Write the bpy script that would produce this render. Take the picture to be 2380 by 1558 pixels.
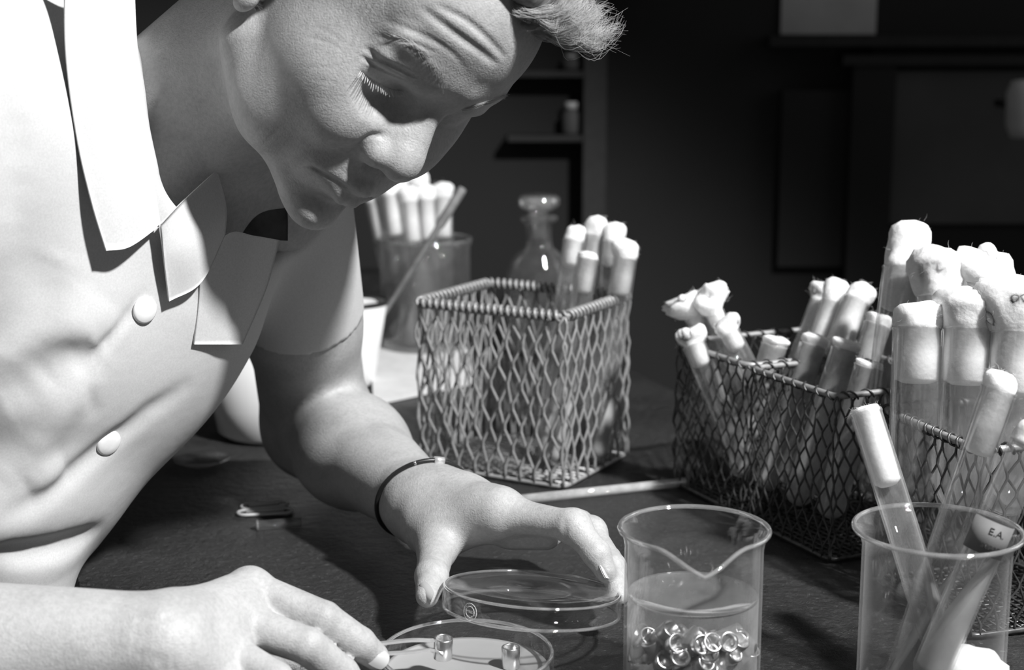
import bpy, bmesh, math, random
import numpy as np
from mathutils import Vector, Matrix

for o in list(bpy.data.objects):
    bpy.data.objects.remove(o)
scene = bpy.context.scene
COL = scene.collection

# ------------------------------------------------------------------ camera
FPX, CX, CY = 3600.0, 1190.0, 779.0          # focal length and centre in 2380 x 1558 pixels
CAMH, PITCH = 0.342, math.radians(11.0)
FW = np.array([0, math.cos(PITCH), -math.sin(PITCH)])
UP = np.array([0, math.sin(PITCH), math.cos(PITCH)])
RT = np.array([1.0, 0, 0])
EYE = np.array([0, 0, CAMH])
cam_data = bpy.data.cameras.new('camera')
cam_data.sensor_fit = 'HORIZONTAL'
cam_data.sensor_width = 36.0
cam_data.lens = 36.0 * FPX / 2380.0
cam_data.clip_start = 0.02
cam_data.clip_end = 30
cam_data.dof.use_dof = True
cam_data.dof.focus_distance = 0.88
cam_data.dof.aperture_fstop = 8.5
cam = bpy.data.objects.new('camera', cam_data)
COL.objects.link(cam)
cam.location = EYE
cam.rotation_euler = (math.pi / 2 - PITCH, 0, 0)
scene.camera = cam

# ------------------------------------------------------------------ world, lamps, exposure
world = bpy.data.worlds.new('room_light')
scene.world = world
world.use_nodes = True
bg = world.node_tree.nodes['Background']
bg.inputs['Color'].default_value = (1, 1, 1, 1)
bg.inputs['Strength'].default_value = 0.072
KEY = Vector((1.13, -0.16, 1.84))
kd = bpy.data.lights.new('flood_lamp', 'SPOT')
kd.energy = 460
kd.spot_size = math.radians(60)
kd.spot_blend = 0.4
kd.shadow_soft_size = 0.075
key = bpy.data.objects.new('flood_lamp', kd)
COL.objects.link(key)
key.location = KEY
key.rotation_euler = (Vector((0.06, 0.95, 0.10)) - KEY).to_track_quat('-Z', 'Y').to_euler()
wd = bpy.data.lights.new('side_glint_light', 'AREA')  # added area light, gives the glass edges their glints
wd.shape = 'RECTANGLE'
wd.size, wd.size_y = 0.9, 1.3
wd.energy = 3.5
glint = bpy.data.objects.new('side_glint_light', wd)
COL.objects.link(glint)
glint.location = (2.2, 1.7, 0.9)
glint.rotation_euler = (Vector((0.1, 1.0, 0.1)) - Vector((2.2, 1.7, 0.9))).to_track_quat('-Z', 'Y').to_euler()
scene.view_settings.view_transform = 'Standard'
scene.view_settings.look = 'None'
scene.view_settings.gamma = 1.0
scene.view_settings.use_curve_mapping = False
scene.view_settings.exposure = 0.0
scene.cycles.transparent_max_bounces = 48
scene.cycles.max_bounces = 16


# ------------------------------------------------------------------ placing helpers
def W(px, py, d):
    """world point seen at a photograph pixel, d metres along the viewing axis"""
    return EYE + FW * d + RT * ((px - CX) / FPX * d) + UP * ((CY - py) / FPX * d)


def G(px, py, z=0.0):
    """world point at height z seen at a photograph pixel"""
    r = FW + RT * ((px - CX) / FPX) + UP * ((CY - py) / FPX)
    return EYE + r * ((z - CAMH) / r[2])


# ------------------------------------------------------------------ materials
MATS = {}


def nodes_of(name):
    m = bpy.data.materials.new(name)
    m.use_nodes = True
    nt = m.node_tree
    MATS[name] = m
    return m, nt, nt.nodes['Principled BSDF'], nt.nodes['Material Output']


def g4(v):
    return (v, v, v, 1)


def noise(nt, scale, detail=4, rough=.55, coord='Object', stretch=None):
    tc = nt.nodes.new('ShaderNodeTexCoord')
    n = nt.nodes.new('ShaderNodeTexNoise')
    n.inputs['Scale'].default_value = scale
    n.inputs['Detail'].default_value = detail
    n.inputs['Roughness'].default_value = rough
    if stretch:
        mp = nt.nodes.new('ShaderNodeMapping')
        mp.inputs['Scale'].default_value = stretch
        nt.links.new(tc.outputs[coord], mp.inputs['Vector'])
        nt.links.new(mp.outputs[0], n.inputs['Vector'])
    else:
        nt.links.new(tc.outputs[coord], n.inputs['Vector'])
    return n


def ramp(nt, src, stops):
    r = nt.nodes.new('ShaderNodeValToRGB')
    e = r.color_ramp.elements
    while len(e) < len(stops):
        e.new(0.5)
    for k, (p, v) in enumerate(stops):
        e[k].position = p
        e[k].color = g4(v)
    nt.links.new(src, r.inputs['Fac'])
    return r


def bump(nt, bsdf, src, strength, dist):
    b = nt.nodes.new('ShaderNodeBump')
    b.inputs['Strength'].default_value = strength
    b.inputs['Distance'].default_value = dist
    nt.links.new(src, b.inputs['Height'])
    nt.links.new(b.outputs[0], bsdf.inputs['Normal'])
    return b


def plain(name, lo, hi=None, rough=.5, scale=60, metal=0.0, bumpd=0.0, spec=.5, stretch=None, sheen=0):
    m, nt, b, out = nodes_of(name)
    n = noise(nt, scale, stretch=stretch)
    r = ramp(nt, n.outputs['Fac'], [(.3, lo), (.7, lo if hi is None else hi)])
    nt.links.new(r.outputs[0], b.inputs['Base Color'])
    b.inputs['Roughness'].default_value = rough
    b.inputs['Metallic'].default_value = metal
    b.inputs['Specular IOR Level'].default_value = spec
    if sheen:
        b.inputs['Sheen Weight'].default_value = sheen
    if bumpd:
        bump(nt, b, n.outputs['Fac'], .6, bumpd)
    return m


def glassy(name, tint=.96, edge=.75, base=.05, power=2.2, milky=0.0, rough=.02, milk_col=.8, edge_glow=.45):
    """thin blown glass: clear where it faces you, reflecting and painted pale with edge light where it turns away"""
    m = bpy.data.materials.new(name)
    m.use_nodes = True
    nt = m.node_tree
    MATS[name] = m
    nt.nodes.remove(nt.nodes['Principled BSDF'])
    out = nt.nodes['Material Output']
    tr = nt.nodes.new('ShaderNodeBsdfTransparent')
    tr.inputs['Color'].default_value = g4(tint)
    gl = nt.nodes.new('ShaderNodeBsdfGlossy')
    gl.inputs['Roughness'].default_value = rough
    gl.inputs['Color'].default_value = g4(.95)
    df = nt.nodes.new('ShaderNodeBsdfTranslucent')
    df.inputs['Color'].default_value = g4(milk_col)
    df2 = nt.nodes.new('ShaderNodeBsdfDiffuse')
    df2.inputs['Color'].default_value = g4(milk_col)
    dm = nt.nodes.new('ShaderNodeMixShader')
    dm.inputs['Fac'].default_value = .5
    nt.links.new(df.outputs[0], dm.inputs[1])
    nt.links.new(df2.outputs[0], dm.inputs[2])
    lw = nt.nodes.new('ShaderNodeLayerWeight')
    lw.inputs['Blend'].default_value = .5
    pw = nt.nodes.new('ShaderNodeMath')
    pw.operation = 'POWER'
    pw.inputs[1].default_value = power
    nt.links.new(lw.outputs['Facing'], pw.inputs[0])
    ml = nt.nodes.new('ShaderNodeMath')
    ml.operation = 'MULTIPLY_ADD'
    ml.inputs[1].default_value = edge
    ml.inputs[2].default_value = base
    nt.links.new(pw.outputs[0], ml.inputs[0])
    n = noise(nt, 90, 5)
    r0 = ramp(nt, n.outputs['Fac'], [(.35, milky * .7), (.7, milky * 1.3)])
    p3 = nt.nodes.new('ShaderNodeMath')
    p3.operation = 'POWER'
    p3.inputs[1].default_value = 3.5
    nt.links.new(lw.outputs['Facing'], p3.inputs[0])
    r = nt.nodes.new('ShaderNodeMath')
    r.operation = 'MULTIPLY_ADD'
    r.inputs[1].default_value = edge_glow  # pale edges painted in for light piped through the glass
    nt.links.new(p3.outputs[0], r.inputs[0])
    nt.links.new(r0.outputs[0], r.inputs[2])
    mx0 = nt.nodes.new('ShaderNodeMixShader')
    nt.links.new(r.outputs[0], mx0.inputs['Fac'])
    nt.links.new(tr.outputs[0], mx0.inputs[1])
    nt.links.new(dm.outputs[0], mx0.inputs[2])
    mx = nt.nodes.new('ShaderNodeMixShader')
    nt.links.new(ml.outputs[0], mx.inputs['Fac'])
    nt.links.new(mx0.outputs[0], mx.inputs[1])
    nt.links.new(gl.outputs[0], mx.inputs[2])
    nt.links.new(mx.outputs[0], out.inputs['Surface'])
    return m


M_glass = glassy('clear_glass', tint=.985, milky=.015, edge=.40, base=.035, edge_glow=.30)
M_clear = glassy('dish_glass', tint=.985, milky=.010, edge=.32, base=.03, edge_glow=.10)
M_rim = glassy('glass_rim', tint=.9, edge=.8, base=.16, power=1.2, milky=.30, milk_col=.9)
M_tube = glassy('tube_glass', tint=.985, edge=.42, base=.04, milky=.07)
M_milk = glassy('clouded_tube_glass', tint=.92, edge=.45, base=.05, milky=.48)  # agar milkiness, raised to stand in for light passing through
M_white_rod = glassy('white_glass', tint=.9, edge=.5, base=.12, milky=.75, milk_col=.9)
M_dull = glassy('dusty_glass', tint=.85, edge=.4, base=.04, milky=.10, milk_col=.5)
M_water = glassy('water', tint=.93, edge=.3, base=.04, milky=.28, power=3)  # pale haze mixed in for the bright surroundings water would refract
M_watertop = glassy('water_surface', tint=.9, edge=.6, base=.10, milky=.16, power=2)
M_agar = plain('agar_gel', .30, .34, rough=.25, scale=25)
M_slant = plain('culture_slant', .38, .5, rough=.4, scale=80)
M_cotton = plain('cotton_wool', .86, .97, rough=1, scale=350, bumpd=.0012, spec=0)
M_cotton.node_tree.nodes['Principled BSDF'].inputs['Subsurface Weight'].default_value = .9
M_cotton.node_tree.nodes['Principled BSDF'].inputs['Subsurface Radius'].default_value = (.005, .005, .005)
M_cotton.node_tree.nodes['Principled BSDF'].inputs['Subsurface Scale'].default_value = 1
M_steel = plain('polished_steel', .75, .85, rough=.32, scale=200, metal=.65)
M_ring = plain('brushed_steel', .78, .9, rough=.3, scale=300, metal=1)
M_wire = plain('tinned_wire', .30, .42, rough=.5, scale=220, metal=.35)
M_dwire = plain('dark_wire', .05, .13, rough=.35, scale=220, metal=.5)
M_enamel = plain('white_enamel', .72, .78, rough=.25, scale=20)
M_black = plain('black_enamel', .012, .02, rough=.3, scale=40)
M_paper = plain('paper', .62, .72, rough=.8, scale=60)
M_label = plain('tube_label', .13, .18, rough=.7, scale=60)
M_ink = plain('label_ink', .015, .03, rough=.7)
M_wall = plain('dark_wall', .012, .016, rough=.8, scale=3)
M_wood = plain('dark_wood', .012, .03, rough=.45, scale=14, stretch=(1, 1, 8))
M_dim = plain('dim_board', .06, .10, rough=.7, scale=3)
M_pale = plain('pale_notice', .45, .7, rough=.7, scale=5)
M_post = plain('shelf_upright', .022, .03, rough=.7)
M_floor = plain('floor_boards', .03, .05, rough=.6, scale=6)
M_leather = plain('black_strap', .012, .02, rough=.35, scale=150)
M_rod = plain('handle_wood', .16, .24, rough=.5, scale=100)
M_neckline = plain('dark_neckline', .03, .09, rough=.8, scale=70)
M_mark = plain('etched_mark', .6, .75, rough=.9, scale=200)
M_hair = plain('blond_hair', .35, .6, rough=.38, scale=240)
M_hairdark = plain('hair_mass', .06, .22, rough=.5, scale=90, bumpd=.002, stretch=(1, 4, 1))
M_lash = plain('eyelash', .8, .9, rough=.35)
M_brow = plain('brow_hair', .38, .46, rough=.5)
M_eye = plain('eye_white', .5, .6, rough=.1, scale=30)
M_nail = plain('fingernail', .45, .49, rough=.25, scale=50)
M_button = plain('cloth_button', .74, .8, rough=.6, scale=300)


def make_skin():
    m, nt, b, out = nodes_of('skin')
    n1 = noise(nt, 38, 6, .6)
    r1 = ramp(nt, n1.outputs['Fac'], [(.30, .36), (.52, .445), (.75, .48)])
    n2 = noise(nt, 420, 3, .6)
    r2 = ramp(nt, n2.outputs['Fac'], [(.3, .80), (.62, 1.0)])
    mx = nt.nodes.new('ShaderNodeMix')
    mx.data_type = 'RGBA'
    mx.blend_type = 'MULTIPLY'
    mx.inputs['Factor'].default_value = .8
    nt.links.new(r1.outputs[0], mx.inputs['A'])
    nt.links.new(r2.outputs[0], mx.inputs['B'])
    nt.links.new(mx.outputs['Result'], b.inputs['Base Color'])
    b.inputs['Roughness'].default_value = .48
    b.inputs['Specular IOR Level'].default_value = .4
    b.inputs['Subsurface Weight'].default_value = .12
    b.inputs['Subsurface Radius'].default_value = (.003, .003, .003)
    b.inputs['Subsurface Scale'].default_value = 1
    n3 = noise(nt, 900, 3, .6)
    bump(nt, b, n3.outputs['Fac'], .5, .0007)
    return m


M_skin = make_skin()


def make_cloth():
    m, nt, b, out = nodes_of('white_cotton_cloth')
    n = noise(nt, 900, 2)
    r = ramp(nt, n.outputs['Fac'], [(.3, .52), (.7, .59)])
    nt.links.new(r.outputs[0], b.inputs['Base Color'])
    b.inputs['Roughness'].default_value = .85
    b.inputs['Specular IOR Level'].default_value = .15
    n2 = noise(nt, 28, 3)
    bump(nt, b, n2.outputs['Fac'], .2, .004)
    return m


M_cloth = make_cloth()


def make_table():
    m, nt, b, out = nodes_of('worn_black_bench')
    n = noise(nt, 9, 8, .65)
    r = ramp(nt, n.outputs['Fac'], [(.35, .014), (.6, .030), (.8, .065)])
    n2 = noise(nt, 300, 6, .75)
    r2 = ramp(nt, n2.outputs['Fac'], [(.56, 0), (.75, .16)])
    ad = nt.nodes.new('ShaderNodeMix')
    ad.data_type = 'RGBA'
    ad.blend_type = 'ADD'
    ad.inputs['Factor'].default_value = 1
    nt.links.new(r.outputs[0], ad.inputs['A'])
    nt.links.new(r2.outputs[0], ad.inputs['B'])
    nt.links.new(ad.outputs['Result'], b.inputs['Base Color'])
    r3 = ramp(nt, n.outputs['Fac'], [(.3, .28), (.7, .5)])
    nt.links.new(r3.outputs[0], b.inputs['Roughness'])
    n4 = noise(nt, 110, 7, .7)
    bump(nt, b, n4.outputs['Fac'], 1.0, .0055)
    return m


M_table = make_table()


# ------------------------------------------------------------------ mesh helpers
def link_mesh(name, verts, faces, mat, parent=None, smooth=True):
    me = bpy.data.meshes.new(name)
    me.from_pydata([tuple(map(float, v)) for v in verts], [], [tuple(map(int, f)) for f in faces])
    me.update()
    if smooth:
        me.polygons.foreach_set('use_smooth', [True] * len(me.polygons))
    me.materials.append(mat)
    o = bpy.data.objects.new(name, me)
    COL.objects.link(o)
    if parent:
        o.parent = parent
        o.matrix_parent_inverse = parent.matrix_world.inverted()
    return o


def thing(name, label, cat, loc=(0, 0, 0), group=None):
    o = bpy.data.objects.new(name, None)
    COL.objects.link(o)
    o.empty_display_size = .02
    o.location = Vector([float(v) for v in loc])
    o.matrix_world = Matrix.Translation(o.location)
    o['label'] = label
    o['category'] = cat
    if group:
        o['group'] = group
    return o


def tag(o, label, cat, group=None):
    o['label'] = label
    o['category'] = cat
    if group:
        o['group'] = group
    return o


class MB:
    def __init__(self):
        self.v = []
        self.f = []

    def add(self, verts, faces):
        k = len(self.v)
        self.v.extend([np.asarray(p, float) for p in verts])
        self.f.extend([tuple(i + k for i in f) for f in faces])

    def box(self, c, s, R=None):
        c = np.asarray(c, float)
        vs = []
        for x in (-1, 1):
            for y in (-1, 1):
                for z in (-1, 1):
                    p = np.array([x * s[0] / 2, y * s[1] / 2, z * s[2] / 2])
                    vs.append(c + (R @ p if R is not None else p))
        self.add(vs, [(0, 1, 3, 2), (4, 6, 7, 5), (0, 4, 5, 1), (2, 3, 7, 6), (0, 2, 6, 4), (1, 5, 7, 3)])

    def tube(self, pts, r, seg=6, closed=False, caps=True):
        pts = [np.asarray(p, float) for p in pts]
        n = len(pts)
        rr = r if hasattr(r, '__len__') else [r] * n
        T = []
        for i in range(n):
            a = pts[i - 1] if (i > 0 or closed) else pts[i]
            b = pts[(i + 1) % n] if (i < n - 1 or closed) else pts[i]
            t = b - a
            T.append(t / (np.linalg.norm(t) + 1e-12))
        ref = np.array([0, 0, 1.0]) if abs(T[0][2]) < .9 else np.array([1.0, 0, 0])
        N = np.cross(T[0], ref)
        N /= np.linalg.norm(N)
        vs = []
        for i in range(n):
            N = N - T[i] * N.dot(T[i])
            N /= np.linalg.norm(N) + 1e-12
            B = np.cross(T[i], N)
            for k in range(seg):
                a = 2 * math.pi * k / seg
                vs.append(pts[i] + rr[i] * (math.cos(a) * N + math.sin(a) * B))
        fs = []
        m = n if closed else n - 1
        for i in range(m):
            j = (i + 1) % n
            for k in range(seg):
                l = (k + 1) % seg
                fs.append((i * seg + k, i * seg + l, j * seg + l, j * seg + k))
        if caps and not closed:
            fs.append(tuple(range(seg - 1, -1, -1)))
            fs.append(tuple((n - 1) * seg + k for k in range(seg)))
        self.add(vs, fs)

    def lathe(self, prof, seg=32, M=None, disp=None):
        """prof: list of (r, z); M: 4x4 array placing it"""
        vs = []
        n = len(prof)
        for i, (r, z) in enumerate(prof):
            for k in range(seg):
                a = 2 * math.pi * k / seg
                p = np.array([r * math.cos(a), r * math.sin(a), z])
                if disp:
                    p = disp(p, i, a)
                vs.append(p)
        fs = []
        for i in range(n - 1):
            for k in range(seg):
                l = (k + 1) % seg
                fs.append((i * seg + k, i * seg + l, (i + 1) * seg + l, (i + 1) * seg + k))
        if prof[0][0] < 1e-3:
            fs.append(tuple(range(seg - 1, -1, -1)))
        if prof[-1][0] < 1e-3:
            fs.append(tuple((n - 1) * seg + k for k in range(seg)))
        if M is not None:
            vs = [M[:3, :3] @ p + M[:3, 3] for p in vs]
        self.add(vs, fs)

    def build(self, name, mat, parent=None, smooth=True):
        return link_mesh(name, self.v, self.f, mat, parent, smooth)


def frame(origin, axis, xref=(1, 0, 0)):
    """4x4 with local z along axis"""
    z = np.asarray(axis, float)
    z = z / np.linalg.norm(z)
    x = np.asarray(xref, float)
    if abs(x.dot(z)) > .95:
        x = np.array([0, 1.0, 0])
    x = x - z * x.dot(z)
    x /= np.linalg.norm(x)
    M = np.eye(4)
    M[:3, 0] = x
    M[:3, 1] = np.cross(z, x)
    M[:3, 2] = z
    M[:3, 3] = origin
    return M


def spline(pts, n):
    """Catmull-Rom through points, n samples"""
    P = np.asarray(pts, float)
    P = np.vstack([2 * P[0] - P[1], P, 2 * P[-1] - P[-2]])
    out = []
    m = len(P) - 3
    for t in np.linspace(0, m, n):
        i = min(int(t), m - 1)
        u = t - i
        a, b, c, d = P[i:i + 4]
        out.append(.5 * (2 * b + (c - a) * u + (2 * a - 5 * b + 4 * c - d) * u * u + (3 * b - a - 3 * c + d) * u ** 3))
    return np.array(out)


# ------------------------------------------------------------------ smooth solid modelling (signed distances, surface nets)
def rcone(a, b, ra, rb):
    a = np.asarray(a, float)
    b = np.asarray(b, float)
    ab = b - a
    L2 = ab.dot(ab) + 1e-18

    def f(P):
        t = np.clip((P - a) @ ab / L2, 0, 1)
        return np.linalg.norm(P - a - t[:, None] * ab, axis=1) - (ra + (rb - ra) * t)
    return ((a + b) / 2, math.sqrt(L2) / 2 + max(ra, rb), f)


def ell(c, r, R=None):
    c = np.asarray(c, float)
    r = np.asarray(r, float)

    def f(P):
        q = P - c
        if R is not None:
            q = q @ R
        k0 = np.linalg.norm(q / r, axis=1)
        k1 = np.linalg.norm(q / (r * r), axis=1) + 1e-12
        return k0 * (k0 - 1) / k1
    return (c, float(max(r)), f)


def poly_dist(P, poly):
    d = np.full(len(P), 1e9)
    for a, b in zip(poly[:-1], poly[1:]):
        ab = b - a
        t = np.clip((P - a) @ ab / (ab.dot(ab) + 1e-18), 0, 1)
        d = np.minimum(d, np.linalg.norm(P - a - t[:, None] * ab, axis=1))
    return d


def U(k, prim):
    return ('u', k, prim)


def S(k, prim):
    return ('s', k, prim)


def C(poly, width, depth, taper=False):
    """groove (depth > 0) or ridge along a line; tapered ones fade out at both ends"""
    poly = np.asarray(poly, float)
    c = (poly.min(0) + poly.max(0)) / 2
    R = np.linalg.norm(poly - c, axis=1).max() + 2.4 * width
    ax = poly[-1] - poly[0]

    def f(P):
        e = np.exp(-(poly_dist(P, poly) / width) ** 2)
        if taper:
            u = np.clip((P - poly[0]) @ ax / (ax.dot(ax) + 1e-18), 0, 1)
            e = e * np.sin(np.pi * (.04 + .92 * u)) ** .7
        return e
    return ('c', depth, (c, R, f))


def ev(ops, P, init=.06, chunk=16000):
    """distance to the solid; only meant to be right near its surface"""
    if len(P) > chunk:
        q = np.floor(P / (init * .7)).astype(np.int64)
        order = np.argsort((q[:, 0] * 4096 + q[:, 1]) * 4096 + q[:, 2], kind='stable')
        out = np.empty(len(P))
        for i in range(0, len(P), chunk):
            s = order[i:i + chunk]
            out[s] = ev(ops, P[s], init, chunk)
        return out
    d = np.full(len(P), init)
    lo, hi = P.min(0), P.max(0)
    for kind, k, (c, R, f) in ops:
        far = np.linalg.norm(np.maximum(np.maximum(lo - c, c - hi), 0)) - R
        if (kind == 'u' and far > init + k) or (kind == 's' and far > .5 * init + k) or (kind == 'c' and far > 0):
            continue
        lb = np.linalg.norm(P - c, axis=1) - R
        if kind == 'u':
            m = np.nonzero(lb < d + k)[0]
            if len(m):
                e = f(P[m])
                dm = d[m]
                if k > 0:
                    h = np.maximum(k - np.abs(dm - e), 0) / k
                    d[m] = np.minimum(dm, e) - h * h * k * .25
                else:
                    d[m] = np.minimum(dm, e)
        elif kind == 's':
            m = np.nonzero(lb < k - d)[0]
            if len(m):
                e = -f(P[m])
                dm = d[m]
                h = np.maximum(k - np.abs(dm - e), 0) / k
                d[m] = np.maximum(dm, e) + h * h * k * .25
        elif kind == 'c':
            m = np.nonzero((lb < 0) & (np.abs(d) < init * .25))[0]
            if len(m):
                d[m] += k * f(P[m])
    return d


def group(ops, R, t, s, bound):
    """ops in a local frame (columns of R), scaled by s, placed at t"""
    def f(P):
        return ev(ops, (P - t) @ R / s, .06 / s) * s
    return (t, bound, f)


def surface_nets(fn, lo, hi, h, m=4):
    lo = np.asarray(lo, float)
    nc = np.ceil((np.asarray(hi) - lo) / (h * m)).astype(int)
    ax = [lo[i] + (np.arange(nc[i]) + .5) * h * m for i in range(3)]
    g = np.stack(np.meshgrid(*ax, indexing='ij'), -1).reshape(-1, 3)
    dc = fn(g).reshape(nc)
    act = np.abs(dc) < h * m * 1.7
    n = nc * m + 1
    D = np.empty(n, np.float32)
    big = np.where(dc < 0, -1, 1).astype(np.float32)
    rep = lambda A: A.repeat(m, 0).repeat(m, 1).repeat(m, 2)
    D[:-1, :-1, :-1] = rep(big)
    D[-1] = D[-2]
    D[:, -1] = D[:, -2]
    D[:, :, -1] = D[:, :, -2]
    A = np.zeros(n, bool)
    a = rep(act)
    for i in (0, 1):
        for j in (0, 1):
            for k in (0, 1):
                A[i:n[0] - 1 + i, j:n[1] - 1 + j, k:n[2] - 1 + k] |= a
    idx = np.nonzero(A)
    P = np.stack([lo[i] + idx[i] * h for i in range(3)], 1)
    D[idx] = fn(P)
    s = D < 0
    cnt = np.zeros(n - 1, np.int8)
    for i in (0, 1):
        for j in (0, 1):
            for k in (0, 1):
                cnt += s[i:n[0] - 1 + i, j:n[1] - 1 + j, k:n[2] - 1 + k]
    cells = np.nonzero((cnt > 0) & (cnt < 8))
    ci = np.stack(cells, 1)
    vid = np.full(n - 1, -1, np.int32)
    vid[cells] = np.arange(len(ci))
    acc = np.zeros((len(ci), 3))
    num = np.zeros(len(ci))
    corners = np.array([[i, j, k] for i in (0, 1) for j in (0, 1) for k in (0, 1)])
    for p in range(8):
        for q in range(p + 1, 8):
            if np.abs(corners[p] - corners[q]).sum() != 1:
                continue
            A0 = ci + corners[p]
            B0 = ci + corners[q]
            da = D[A0[:, 0], A0[:, 1], A0[:, 2]]
            db = D[B0[:, 0], B0[:, 1], B0[:, 2]]
            mk = (da < 0) != (db < 0)
            t = np.where(mk, da / np.where(mk, da - db, 1), 0)
            acc += np.where(mk[:, None], A0 + t[:, None] * (B0 - A0), 0)
            num += mk
    V = lo + acc / num[:, None] * h
    F = []
    for axis in range(3):
        u, v = (axis + 1) % 3, (axis + 2) % 3
        sl0 = [slice(None)] * 3
        sl1 = [slice(None)] * 3
        sl0[axis] = slice(0, -1)
        sl1[axis] = slice(1, None)
        ch = s[tuple(sl0)] != s[tuple(sl1)]
        e = np.stack(np.nonzero(ch), 1)
        e = e[(e[:, u] > 0) & (e[:, v] > 0) & (e[:, u] < n[u] - 1) & (e[:, v] < n[v] - 1)]
        inside = s[e[:, 0], e[:, 1], e[:, 2]]
        du = np.zeros(3, int)
        dv = np.zeros(3, int)
        du[u] = 1
        dv[v] = 1
        q = [vid[tuple((e - a_ * du - b_ * dv).T)] for a_, b_ in ((1, 1), (0, 1), (0, 0), (1, 0))]
        q = np.stack(q, 1)
        q[~inside] = q[~inside][:, ::-1]
        F.append(q)
    F = np.concatenate(F)
    return V, F


def project(fn, V, it=2, eps=2e-4):
    tet = np.array([[1, -1, -1], [-1, -1, 1], [-1, 1, -1], [1, 1, 1]], float)
    for _ in range(it):
        g = np.zeros_like(V)
        d = np.zeros(len(V))
        for t in tet:
            e = fn(V + t * eps)
            g += t * e[:, None]
            d += e / 4
        g /= 4 * eps
        L = (g * g).sum(1)
        step = np.clip(d, -.003, .003)[:, None] * g / np.maximum(L, .25)[:, None]
        V = V - step
    return V


def sdf_mesh(name, fn, lo, hi, h, mat, parent=None, refine=(), drop=None):
    """refine: list of functions of face centres -> bool, applied one after the other"""
    V, F = surface_nets(fn, lo, hi, h)
    V = project(fn, V, 2)
    me = bpy.data.meshes.new(name)
    me.vertices.add(len(V))
    me.vertices.foreach_set('co', V.astype(np.float32).ravel())
    me.loops.add(F.size)
    me.loops.foreach_set('vertex_index', F.astype(np.int32).ravel())
    me.polygons.add(len(F))
    me.polygons.foreach_set('loop_start', np.arange(0, F.size, 4, dtype=np.int32))
    me.polygons.foreach_set('loop_total', np.full(len(F), 4, np.int32))
    me.update()
    me.validate()
    for rf in refine:
        bm = bmesh.new()
        bm.from_mesh(me)
        cen = np.array([f.calc_center_median() for f in bm.faces])
        sel = rf(cen)
        es = set()
        for f, s_ in zip(bm.faces, sel):
            if s_:
                es.update(f.edges)
        bmesh.ops.subdivide_edges(bm, edges=list(es), cuts=1, use_grid_fill=True)
        bm.to_mesh(me)
        bm.free()
        co = np.empty(len(me.vertices) * 3, np.float32)
        me.vertices.foreach_get('co', co)
        co = co.reshape(-1, 3).astype(float)
        near_ = rf(co)
        co[near_] = project(fn, co[near_], 2)
        me.vertices.foreach_set('co', co.astype(np.float32).ravel())
        me.update()
    me.polygons.foreach_set('use_smooth', [True] * len(me.polygons))
    me.materials.append(mat)
    o = bpy.data.objects.new(name, me)
    COL.objects.link(o)
    if parent:
        o.parent = parent
        o.matrix_parent_inverse = parent.matrix_world.inverted()
    return o


# ------------------------------------------------------------------ the setting
def struct(o):
    o['kind'] = 'structure'
    return o


mb = MB()
mb.box((0, 1.0, -.80), (6, 6, .04))
struct(mb.build('floor', M_floor, smooth=False))
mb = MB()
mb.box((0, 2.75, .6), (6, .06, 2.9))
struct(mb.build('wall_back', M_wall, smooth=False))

# bench: turned about 20 degrees, its far right edge beside the baskets
BA = math.radians(20)
EX = np.array([math.cos(BA), math.sin(BA), 0])          # across the bench
EY = np.array([-math.sin(BA), math.cos(BA), 0])         # along the bench
RB = np.stack([EX, EY, [0, 0, 1]], 1)
edgeR = np.array([.185, 1.41, 0])
edgeL = np.array([-.292, .971, 0])
wid = (edgeR - edgeL) @ EX
bench = thing('bench', 'black worn laboratory bench carrying the glassware and wire baskets', 'bench', (0.1, 1.2, -.78))
mb = MB()
c0 = edgeL + EX * wid / 2
c0 = c0 + EY * ((np.array([0, 1.25, 0]) - c0) @ EY)
# bevelled slab
n = 10
L_, w_, b_ = 2.1, wid, .004
vs, fs = [], []
ring = [(-w_ / 2, -L_ / 2), (w_ / 2, -L_ / 2), (w_ / 2, L_ / 2), (-w_ / 2, L_ / 2)]
for inset, z in ((0, -.035), (0, -b_), (b_, 0)):
    for x, y in ring:
        vs.append(c0 + EX * (x - math.copysign(inset, x)) + EY * (y - math.copysign(inset, y)) + np.array([0, 0, z]))
for l in (0, 1):
    for k in range(4):
        j = (k + 1) % 4
        fs.append((l * 4 + k, l * 4 + j, l * 4 + 4 + j, l * 4 + 4 + k))
fs += [(8, 9, 10, 11), (3, 2, 1, 0)]
mb.add(vs, fs)
mb.build('worktop', M_table, bench, smooth=False)
for sx in (-1, 1):
    for sy in (-1, 1):
        mb = MB()
        p = c0 + EX * sx * (w_ / 2 - .06) + EY * sy * (L_ / 2 - .08)
        mb.box((p[0], p[1], -.4075), (.06, .06, .745), RB)
        mb.build('leg', M_wood, bench, smooth=False)

# things on the back wall, far out of focus
def wallpt(x, y, Y=2.70):
    r = FW + RT * ((x - CX) / FPX) + UP * ((CY - y) / FPX)
    return EYE + r * (Y / r[1])


def wall_box(name, x0, y0, x1, y1, Y, depth, mat, parent=None):
    a, b = wallpt(x0, y0, Y), wallpt(x1, y1, Y)
    mb = MB()
    mb.box(((a[0] + b[0]) / 2, Y + depth / 2, (a[2] + b[2]) / 2), (abs(b[0] - a[0]), depth, abs(b[2] - a[2])))
    return mb.build(name, mat, parent, smooth=False)


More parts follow.
